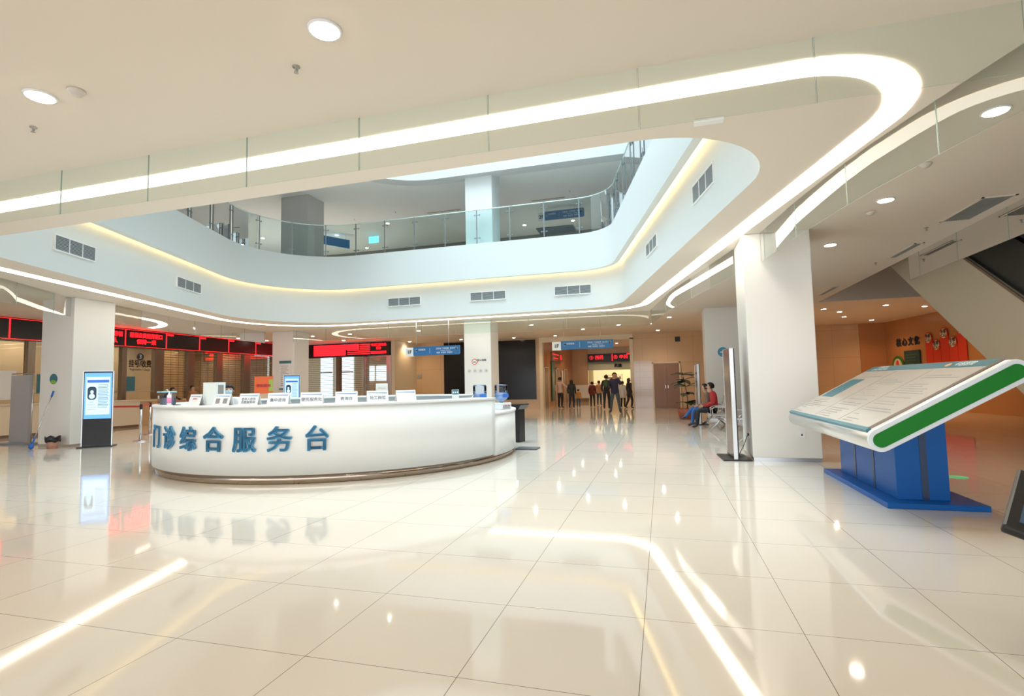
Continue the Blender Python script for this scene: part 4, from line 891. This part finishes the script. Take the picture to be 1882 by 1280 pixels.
# ------------------------------------------------------------------ mop, bin, panel, stanchions
e = empty('mop', (-14.52, 9.10, 0)); MB().tube([(0, 0, .06), (.06, .38, 1.30)], .011).build('handle', M_steel, e); MB().tube([(.056, .36, 1.24), (.063, .40, 1.38)], .022).build('grip', M_blue, e)
MB().ball((0, 0, .07), (.07, .05, .07)).build('mop_head', M_blue, e); MB().tube([(0, 0, .1), (.05, .05, .28)], .02).build('sleeve', M_blue, e); tag(e, 'mop with thin steel handle and blue head leaning on the left pillar', 'mop')
e = empty('waste_bin', (-14.18, 9.34, 0)); MB().lathe([(.10, .0), (.14, .27), (.13, .27), (.095, .01)], n=24).build('bucket', M_coral, e)
g = MB(); g.lathe([(.148, .16), (.158, .22), (.150, .275), (.155, .285), (.13, .27), (.12, .20)], n=20); b = g.build('bin_bag', M_black, e)
for v in b.data.vertices: v.co.z += .02 * math.sin(5 * math.atan2(v.co.y, v.co.x)); v.co.x *= 1 + .05 * math.sin(9 * v.co.z * 10)
tag(e, 'small coral bin with a black bag at the foot of the mop pillar', 'bin')
e = empty('grey_board_stand', (-16.35, 9.98, 0), R(-3)); MB().box(-.40, .36, -.03, .03, .06, 1.82).build('grey_panel', M_grey, e); MB().tube([(.45, 0, .03), (.45, 0, 1.86), (-.42, 0, 1.86)], .016, 6).build('frame_tube', M_steel, e); MB().box(-.65, .55, -.22, .22, 0, .04).build('base', mat('base_bluegrey', (0.25, 0.30, 0.38), 0.4), e)
tag(e, 'grey board on a stand at far left of the mop pillar', 'board stand')
def stanchion(x, y, label):
    e = empty('stanchion', (x, y, 0)); MB().lathe([(.17, 0), (.17, .012), (.15, .025), (.03, .035)], n=28).build('base', M_steel, e); MB().tube([(0, 0, .03), (0, 0, .93)], .03, 14).build('pole', M_steel, e); MB().lathe([(.036, .86), (.036, .97), (.03, .985)], n=16).build('belt_head', M_black, e)
    return tag(e, label, 'stanchion', 'queue stanchions')
stanchion(-13.42, 10.95, 'steel stanchion with red belt in front of the service counter'); stanchion(-15.2, 12.7, 'steel stanchion farther back by the man in black'); stanchion(-17.8, 13.4, 'steel stanchion half hidden behind the display totem')
for i, (a, b) in enumerate((((-13.42, 10.95), (-15.2, 12.7)), ((-13.42, 10.95), (-15.9, 10.9)))):
    g = MB(); a = Vector((*a, 0)); b = Vector((*b, 0)); d = (b - a).normalized(); a = a + d * .04; b = b - d * .04; g.face([(a.x, a.y, .90), (b.x, b.y, .90), (b.x, b.y, .95), (a.x, a.y, .95)]); o = g.build('retractable_belt', M_belt); md = o.modifiers.new('s', 'SOLIDIFY'); md.thickness = .003
    tag(o, 'red retractable belt stretched ' + ('between the two stanchions', 'towards the lit display totem')[i], 'belt')

# ------------------------------------------------------------------ waiting seats on the right
def seat_row(x, y, rz, n, label):
    e = empty('waiting_seats', (x, y, 0), rz)
    MB().box(-n * .29, n * .29, .02, .08, .34, .38).build('beam', M_seatm, e)
    for k in range(n):
        cx = (k - (n - 1) / 2) * .56
        g = MB(); prof = [(-.24, .44), (-.22, .41), (.0, .39), (.20, .40), (.27, .48), (.36, .86), (.345, .865), (.25, .49), (.19, .415), (.0, .405), (-.22, .425), (-.235, .45)]
        g.prism(prof, cx - .25, cx + .25, Matrix(((0, 0, 1, 0), (1, 0, 0, 0), (0, 1, 0, 0), (0, 0, 0, 1))), smooth=True); g.build('seat_shell', M_seatm, e)
    for s in (-1, 1):
        cx = s * n * .26
        MB().tube([(cx, -.26, .02), (cx, -.05, .20), (cx, .05, .34)], .022).build('leg', M_steel, e); MB().tube([(cx, .34, .02), (cx, .15, .20), (cx, .05, .34)], .022).build('leg', M_steel, e)
    for k in range(n + 1):
        cx = (k - n / 2) * .56; MB().tube([(cx, .22, .42), (cx, .20, .62), (cx, -.10, .62), (cx, -.18, .58), (cx, -.16, .42)], .014).build('armrest', M_steel, e)
    return tag(e, label, 'waiting seats')
seat_row(1.38, 15.6, R(-90), 4, 'row of metal waiting seats under the two seated women')
seat_row(1.62, 12.2, R(-90), 3, 'nearer row of metal waiting seats between the silver display and the pillar')

# ------------------------------------------------------------------ potted plant
e = empty('potted_plant', (.80, 19.2, 0)); MB().lathe([(.28, 0), (.34, .36), (.30, .36), (.27, .3)], n=24).build('pot', mat('pot_terracotta', (0.32, 0.08, 0.04), 0.4), e)
MB().tube([(0, 0, .3), (.02, 0, .7), (-.03, .02, 1.1), (-.1, 0, 1.45)], [.03, .025, .02, .012]).build('stem', M_brown, e)
def leaf(g, base, dirv, L, wdt):
    d = Vector(dirv).normalized(); sd = d.cross(Vector((0, 0, 1))).normalized(); b = Vector(base); pts = []
    ts = (0, .15, .4, .65, .85, 1); ws = (.02, .55, 1, .85, .45, .02)
    c = [b + d * (L * t) + Vector((0, 0, -.25 * L * t * t)) for t in ts]
    for i in range(5):
        for s in (-1, 1):
            q = [c[i], c[i + 1], c[i + 1] + sd * (s * wdt * ws[i + 1]) + Vector((0, 0, .02)), c[i] + sd * (s * wdt * ws[i]) + Vector((0, 0, .02))]
            g.face(q if s > 0 else q[::-1])
random.seed(11)
for k, (h, n_, L) in enumerate(((1.50, 7, .42), (1.30, 6, .42), (1.10, 6, .42), (.85, 5, .40), (.55, 12, .40))):
    for j in range(n_):
        a = random.random() * 6.28; g = MB(); bx = (-.1 if h > 1.2 else 0); leaf(g, (bx, 0, h), (math.cos(a), math.sin(a), random.uniform(-.1, .6)), L, L * .34); o = g.build('leaf', M_leaf, e, normals=False); md = o.modifiers.new('s', 'SOLIDIFY'); md.thickness = .004
tag(e, 'tall broad leaved plant in a terracotta pot beside the brown double door', 'potted plant')
e = empty('planter_bed', (6.2, 17.0, 0)); MB().box(-.9, .9, -.3, .3, 0, .45).build('trough', M_brown, e)
g = MB()
for j in range(90):
    a = random.random() * 6.28; leaf(g, (random.uniform(-.85, .85), random.uniform(-.25, .25), random.uniform(.45, .85)), (math.cos(a), math.sin(a), random.uniform(.2, 1.3)), .34, .06)
g.build('foliage', M_leaf, e, normals=False); tag(e, 'planter with thin leafy plants in the warm hall behind the tilted sign', 'planter')

# ------------------------------------------------------------------ people
def person(loc, rz, H, label, top, legs, pose='stand', skirt=None, hair=M_hair, longhair=False, sleeve=True, coat=False, mask=False, shoes=M_shoe, over=None, bag=None, cap=False, name='person'):
    e = empty(name, loc, rz); k = H / 1.72
    J = dict(pel=(0, 0, .95), spi=(0, 0, 1.14), che=(0, 0, 1.33), nek=(0, .0, 1.48), hea=(0, -.015, 1.56), hed=(0, -.015, 1.635), top=(0, 0, 1.70),
             sl=(-.17, 0, 1.42), el=(-.23, .03, 1.14), wl=(-.22, -.06, .90), sr=(.17, 0, 1.42), er=(.23, .03, 1.14), wr=(.22, -.06, .90),
             hl=(-.095, 0, .90), kl=(-.11, -.02, .50), al=(-.115, .02, .09), tl=(-.13, -.13, .045), hr=(.095, 0, .90), kr=(.11, -.02, .50), ar=(.115, .02, .09), tr=(.13, -.13, .045))
    if pose == 'sit':
        J.update(pel=(0, .06, .56), spi=(0, .05, .74), che=(0, .02, .93), nek=(0, -.02, 1.07), hea=(0, -.05, 1.14), hed=(0, -.06, 1.22), top=(0, -.045, 1.285),
                 sl=(-.17, .02, 1.0), el=(-.21, .02, .74), wl=(-.07, -.24, .66), sr=(.17, .02, 1.0), er=(.21, .02, .74), wr=(.07, -.26, .66),
                 hl=(-.09, .04, .53), kl=(-.11, -.40, .52), al=(-.11, -.44, .10), tl=(-.11, -.58, .05), hr=(.09, .04, .53), kr=(.10, -.41, .53), ar=(.10, -.46, .10), tr=(.10, -.60, .05))
    if over: J.update(over)
    RD = dict(pel=.145, spi=.128, che=.150, nek=.058, hea=.066, hed=.098, top=.070, sl=.078, el=.056, wl=.036, sr=.078, er=.056, wr=.036, hl=.105, kl=.070, al=.048, tl=.038, hr=.105, kr=.070, ar=.048, tr=.038)
    if coat: RD.update(pel=.165, spi=.15, che=.165, sl=.09, el=.068, sr=.09, er=.068, wl=.045, wr=.045)
    names = list(J); V = [Vector(J[n_]) * k for n_ in names]; ix = {n_: i for i, n_ in enumerate(names)}
    E = [('pel', 'spi'), ('spi', 'che'), ('che', 'nek'), ('nek', 'hea'), ('hea', 'hed'), ('hed', 'top'), ('che', 'sl'), ('sl', 'el'), ('el', 'wl'), ('che', 'sr'), ('sr', 'er'), ('er', 'wr'), ('pel', 'hl'), ('hl', 'kl'), ('kl', 'al'), ('al', 'tl'), ('pel', 'hr'), ('hr', 'kr'), ('kr', 'ar'), ('ar', 'tr')]
    me = bpy.data.meshes.new('skel'); me.from_pydata([tuple(v) for v in V], [(ix[a], ix[b]) for a, b in E], [])
    o = bpy.data.objects.new('skel', me); COL.objects.link(o); md = o.modifiers.new('skin', 'SKIN'); o.modifiers.new('sub', 'SUBSURF').levels = 2
    md.use_smooth_shade = True
    sv = me.skin_vertices[0].data
    for i, n_ in enumerate(names):
        r = RD[n_] * k; sv[i].radius = (r, r * (.72 if n_ in ('pel', 'spi', 'che') else 1)); sv[i].use_root = (n_ == 'pel')
    bpy.context.view_layer.update()
    body = bpy.data.meshes.new_from_object(o.evaluated_get(bpy.context.evaluated_depsgraph_get())); bpy.data.objects.remove(o)
    body.materials.clear()
    for m_ in (top, legs, M_skin, shoes): body.materials.append(m_)
    col = {('pel', 'spi'): 0, ('spi', 'che'): 0, ('che', 'nek'): 0, ('nek', 'hea'): 2, ('hea', 'hed'): 2, ('hed', 'top'): 2, ('che', 'sl'): 0, ('sl', 'el'): 0, ('el', 'wl'): 0 if sleeve else 2, ('che', 'sr'): 0, ('sr', 'er'): 0, ('er', 'wr'): 0 if sleeve else 2,
           ('pel', 'hl'): 1, ('hl', 'kl'): 1, ('kl', 'al'): 1, ('al', 'tl'): 3, ('pel', 'hr'): 1, ('hr', 'kr'): 1, ('kr', 'ar'): 1, ('ar', 'tr'): 3}
    hem = V[ix['pel']].z - .08 * k
    for p in body.polygons:
        p.use_smooth = True; c_ = p.center; best = None
        for a, b in E:
            A, B = V[ix[a]], V[ix[b]]; t = max(0, min(1, (c_ - A).dot(B - A) / (B - A).length_squared)); dd = (c_ - A.lerp(B, t)).length - .6 * lerp(RD[a], RD[b], t) * k
            if best is None or dd < best[0]: best = (dd, col[(a, b)])
        mi = best[1]
        if pose == 'stand' and mi == 1 and c_.z > hem: mi = 0
        if mi == 0 and c_.z > V[ix['nek']].z + .01 * k and abs(c_.x - V[ix['nek']].x) < .08 * k: mi = 2
        p.material_index = mi
    # hands and face joined into the same body mesh
    bmx = MB(); bmx.b.from_mesh(body); bmx.m = [top, legs, M_skin, shoes]; bmx.use(M_skin)
    for s, w_, e_ in ((-1, 'wl', 'el'), (1, 'wr', 'er')):
        Wp = V[ix[w_]]; d = (Wp - V[ix[e_]]).normalized(); sd = Vector((s, 0, 0)); sd = (sd - d * sd.dot(d)).normalized(); fw = d.cross(sd).normalized()
        Mh = Matrix(((fw.x, sd.x, d.x, Wp.x), (fw.y, sd.y, d.y, Wp.y), (fw.z, sd.z, d.z, Wp.z), (0, 0, 0, 1)))
        bmx.ball((0, 0, .05 * k), (.040 * k, .018 * k, .052 * k), T=Mh, n=10, m=6)
        for j, (fx, ln) in enumerate(((-.028, .058), (-.010, .072), (.010, .068), (.027, .052))):
            P = [Mh @ Vector((fx * k, 0, .085 * k)), Mh @ Vector((fx * 1.05 * k, -.004 * k * s, (.085 + ln * .5) * k)), Mh @ Vector((fx * 1.05 * k, -.018 * k * s, (.085 + ln) * k))]; bmx.tube(P, [.0095 * k, .009 * k, .007 * k], 6)
        th = -1 if fw.y > 0 else 1
        bmx.tube([Mh @ Vector((th * .032 * k, 0, .03 * k)), Mh @ Vector((th * .055 * k, -.008 * k * s, .06 * k)), Mh @ Vector((th * .058 * k, -.015 * k * s, .09 * k))], [.012 * k, .010 * k, .008 * k], 6)
    H0 = V[ix['hed']]
    bmx.ball(H0 + Vector((0, -.092, -.012)) * k, (.012 * k, .020 * k, .024 * k), n=8, m=6)
    for s in (-1, 1): bmx.ball(H0 + Vector((s * .088, .005, -.005)) * k, (.012 * k, .02 * k, .03 * k), n=8, m=6)
    bmx.use(mat('lip', (0.42, 0.13, 0.11), 0.5)); bmx.ball(H0 + Vector((0, -.083, -.052)) * k, (.024 * k, .008 * k, .008 * k), n=8, m=5)
    bmx.use(M_hair)
    for s in (-1, 1): bmx.ball(H0 + Vector((s * .034, -.086, .014)) * k, (.014 * k, .006 * k, .007 * k), n=8, m=5); bmx.ball(H0 + Vector((s * .034, -.088, .036)) * k, (.019 * k, .006 * k, .004 * k), n=8, m=5)
    bo = bmx.build('body', None, e, normals=False)
    # hair
    g = MB(); hc = H0 + Vector((0, .018, .018)) * k; n_, m_ = 18, 10; rings = []
    for a in range(m_ + 1):
        ph = (math.pi * .70) * a / m_; q = max(math.sin(ph), .02); ring_ = []
        for t in range(n_):
            th = t * 2 * math.pi / n_; x, y, z = q * math.cos(th), q * math.sin(th), math.cos(ph)
            lo = 1.0
            if y < -.25 and z < .60: lo = .45       # leaves the face free
            ring_.append(g.b.verts.new(hc + Vector((x * .110, y * .118 * (lo if y < 0 else 1), z * .112)) * k))
        rings.append(ring_)
    for a in range(m_):
        for t in range(n_):
            f_ = g.b.faces.new((rings[a][t], rings[a][(t + 1) % n_], rings[a + 1][(t + 1) % n_], rings[a + 1][t])); f_.smooth = True
    if longhair: g.ball(hc + Vector((0, .05, -.10)) * k, (.10 * k, .06 * k, .14 * k), n=12, m=8)
    g.build('hair', hair, e)
    if mask: g = MB(); g.ball(H0 + Vector((0, -.062, -.035)) * k, (.066 * k, .048 * k, .055 * k), n=14, m=9); g.build('face_mask', mat('mask_blue', (0.45, 0.65, 0.80), 0.6), e)
    if skirt:
        g = MB(); zc = V[ix['pel']].z; g.lathe([(.13 * k, .25 * k), (.17 * k, 0), (.20 * k, -.30 * k), (.19 * k, -.30 * k), (.12 * k, .2 * k)], c=(0, 0, zc), n=20); q = g.build('coat_skirt', skirt, e); q.scale = (1, .75, 1)
    if bag:
        g = MB(); c_ = V[ix['che']] + Vector((0, .17, -.05)) * k; g.ball(c_, (.14 * k, .09 * k, .19 * k)); g.ball(c_ + Vector((0, .07, -.06)) * k, (.10 * k, .05 * k, .10 * k)); g.build('backpack', bag, e)
        for s in (-1, 1): MB().tube([V[ix['che']] + Vector((s * .10, .12, .08)) * k, V[ix['che']] + Vector((s * .12, 0, .16)) * k, V[ix['che']] + Vector((s * .12, -.12, .02)) * k], .018 * k).build('strap', bag, e)
    return tag(e, label, 'person')
C_ = lambda n_, c: mat(n_, c, 0.8)
walk = dict(kl=(-.11, -.12, .50), al=(-.11, -.06, .09), tl=(-.12, -.20, .045), kr=(.11, .02, .50), ar=(.11, .20, .12), tr=(.11, .08, .05))
wide = dict(kl=(-.15, -.02, .50), al=(-.20, .02, .09), tl=(-.23, -.12, .045), kr=(.15, -.02, .50), ar=(.20, .02, .09), tr=(.23, -.12, .045))
person((-5.15, 27.4, 0), R(150), 1.60, 'person in a pale pink shirt with one arm held out to the left', C_('shirt_pink', (0.55, 0.38, 0.33)), C_('trouser_black', (0.02, 0.02, 0.025)), over=dict(el=(-.36, -.02, 1.24), wl=(-.55, -.10, 1.12), er=(.30, .05, 1.18), wr=(.40, -.05, 1.02)))
person((-4.52, 27.2, 0), R(180), 1.45, 'person in a dark green hooded jacket and dark trousers, holding the child by the hand', C_('jacket_dark', (0.02, 0.03, 0.03)), C_('trouser_navy', (0.02, 0.03, 0.06)), coat=True, longhair=True, over=walk)
person((-4.25, 27.7, 0), R(185), .96, 'small child in a yellow top and blue trousers', C_('top_yellow', (0.62, 0.30, 0.05)), C_('trouser_blue', (0.04, 0.12, 0.22)))
person((-3.60, 28.4, 0), R(175), 1.33, 'person in a maroon coat seen from behind before the pharmacy', C_('coat_maroon', (0.16, 0.025, 0.02)), C_('trouser_black', (0.02, 0.02, 0.025)), coat=True)
person((-3.45, 30.2, 0), R(170), 1.38, 'person in a light orange jacket standing behind the maroon coat', C_('jacket_peach', (0.55, 0.28, 0.16)), C_('trouser_blue2', (0.03, 0.08, 0.16)))
person((-2.60, 25.85, 0), R(180), 1.63, 'person in black with a dark green backpack, seen from behind', C_('trouser_black', (0.02, 0.02, 0.025)), C_('trouser_black', (0.02, 0.02, 0.025)), bag=C_('pack_green', (0.04, 0.09, 0.05)), over=walk, cap=True)
person((-1.93, 22.7, 0), R(-5), 1.68, 'man facing the camera in dark jacket and jeans, phone at his ear', C_('jacket_navy', (0.03, 0.025, 0.06)), C_('jeans_grey', (0.06, 0.09, 0.12)), coat=True, over=dict(wide, el=(-.24, .03, 1.14), wl=(-.16, -.2, 1.05), er=(.27, -.04, 1.22), wr=(.15, -.09, 1.52)))
person((-1.95, 27.5, 0), R(160), 1.32, 'person in a white coat behind the front facing man', C_('coat_white', (0.75, 0.75, 0.76)), C_('trouser_black', (0.02, 0.02, 0.025)), skirt=C_('coat_white', (0.75, 0.75, 0.76)), coat=True)
person((-1.55, 26.3, 0), R(120), 1.46, 'person in black walking at the right edge of the corridor opening', C_('trouser_black', (0.02, 0.02, 0.025)), C_('trouser_black', (0.02, 0.02, 0.025)), coat=True, over=walk, longhair=True)
sitl = dict(kl=(-.08, -.42, .58), al=(-.02, -.66, .30), tl=(.0, -.80, .24))
person((1.20, 16.0, 0), R(-90), 1.56, 'seated woman in a brown patterned jacket and blue jeans with legs crossed', C_('jacket_brown', (0.20, 0.13, 0.09)), C_('jeans_blue', (0.03, 0.12, 0.35)), pose='sit', over=sitl)
person((1.30, 15.4, 0), R(-90), 1.60, 'seated woman in a red vest over black sleeves next to the woman in jeans', C_('vest_red', (0.42, 0.03, 0.03)), C_('trouser_black', (0.02, 0.02, 0.025)), pose='sit', coat=True)
# staff behind the reception counter, on office chairs
def stool(x, y, z, label):
    e = empty('office_chair', (x, y, 0)); MB().lathe([(.2, z - .06), (.22, z - .03), (.2, z)], n=20).build('seat', M_black, e); MB().tube([(0, 0, .08), (0, 0, z - .05)], .025).build('gas_lift', M_steel, e)
    for q in range(5): a = q * 1.2566; MB().tube([(0, 0, .09), (.25 * math.cos(a), .25 * math.sin(a), .04)], .018).build('foot', M_black, e)
    MB().box(-.18, .18, .19, .22, z + .12, z + .5).build('backrest', M_black, e, bevel=.02); tag(e, label, 'office chair')
stool(-8.68, 9.0, .55, 'office chair under the masked woman inside the counter')
person((-8.68, 9.0, .10), R(44), 1.70, 'woman in a white coat and pale blue face mask behind the counter', C_('coat_white', (0.75, 0.75, 0.76)), C_('coat_white', (0.75, 0.75, 0.76)), pose='sit', mask=True, coat=True)
stool(-8.50, 8.30, .50, 'office chair under the colleague in red inside the counter')
person((-8.50, 8.30, .03), R(30), 1.56, 'person in red mostly hidden behind the white box on the counter', C_('top_red', (0.60, 0.04, 0.03)), C_('trouser_black', (0.02, 0.02, 0.025)), pose='sit')
# customers and clerks on the left
person((-18.3, 15.9, 0), R(100), 1.52, 'person in black leaning on the service counter at window three', C_('trouser_black', (0.02, 0.02, 0.025)), C_('trouser_black', (0.02, 0.02, 0.025)), coat=True, over=dict(spi=(0, -.06, 1.12), che=(0, -.18, 1.28), nek=(0, -.28, 1.40), hea=(0, -.32, 1.46), hed=(0, -.35, 1.53), top=(0, -.34, 1.59), sl=(-.17, -.2, 1.34), sr=(.17, -.2, 1.34), el=(-.2, -.36, 1.16), wl=(-.16, -.58, 1.12), er=(.2, -.36, 1.16), wr=(.16, -.58, 1.12)))
stool(-20.15, 15.2, .52, 'office chair under the clerk at window three')
person((-20.15, 15.2, .05), R(-80), 1.55, 'clerk with dark hair seated behind window three', C_('shirt_pinkwhite', (0.6, 0.5, 0.48)), C_('trouser_black', (0.02, 0.02, 0.025)), pose='sit')
person((-18.5, 17.3, 0), R(90), 1.50, 'person in a tan coat standing at the first closed shutter', C_('coat_tan', (0.30, 0.15, 0.07)), C_('trouser_brown', (0.10, 0.06, 0.04)), coat=True)
person((-18.5, 12.9, 0), R(100), 1.50, 'person in a brown jacket half hidden behind the mop pillar', C_('jacket_tan', (0.28, 0.17, 0.10)), C_('trouser_grey', (0.15, 0.15, 0.17)), coat=True)
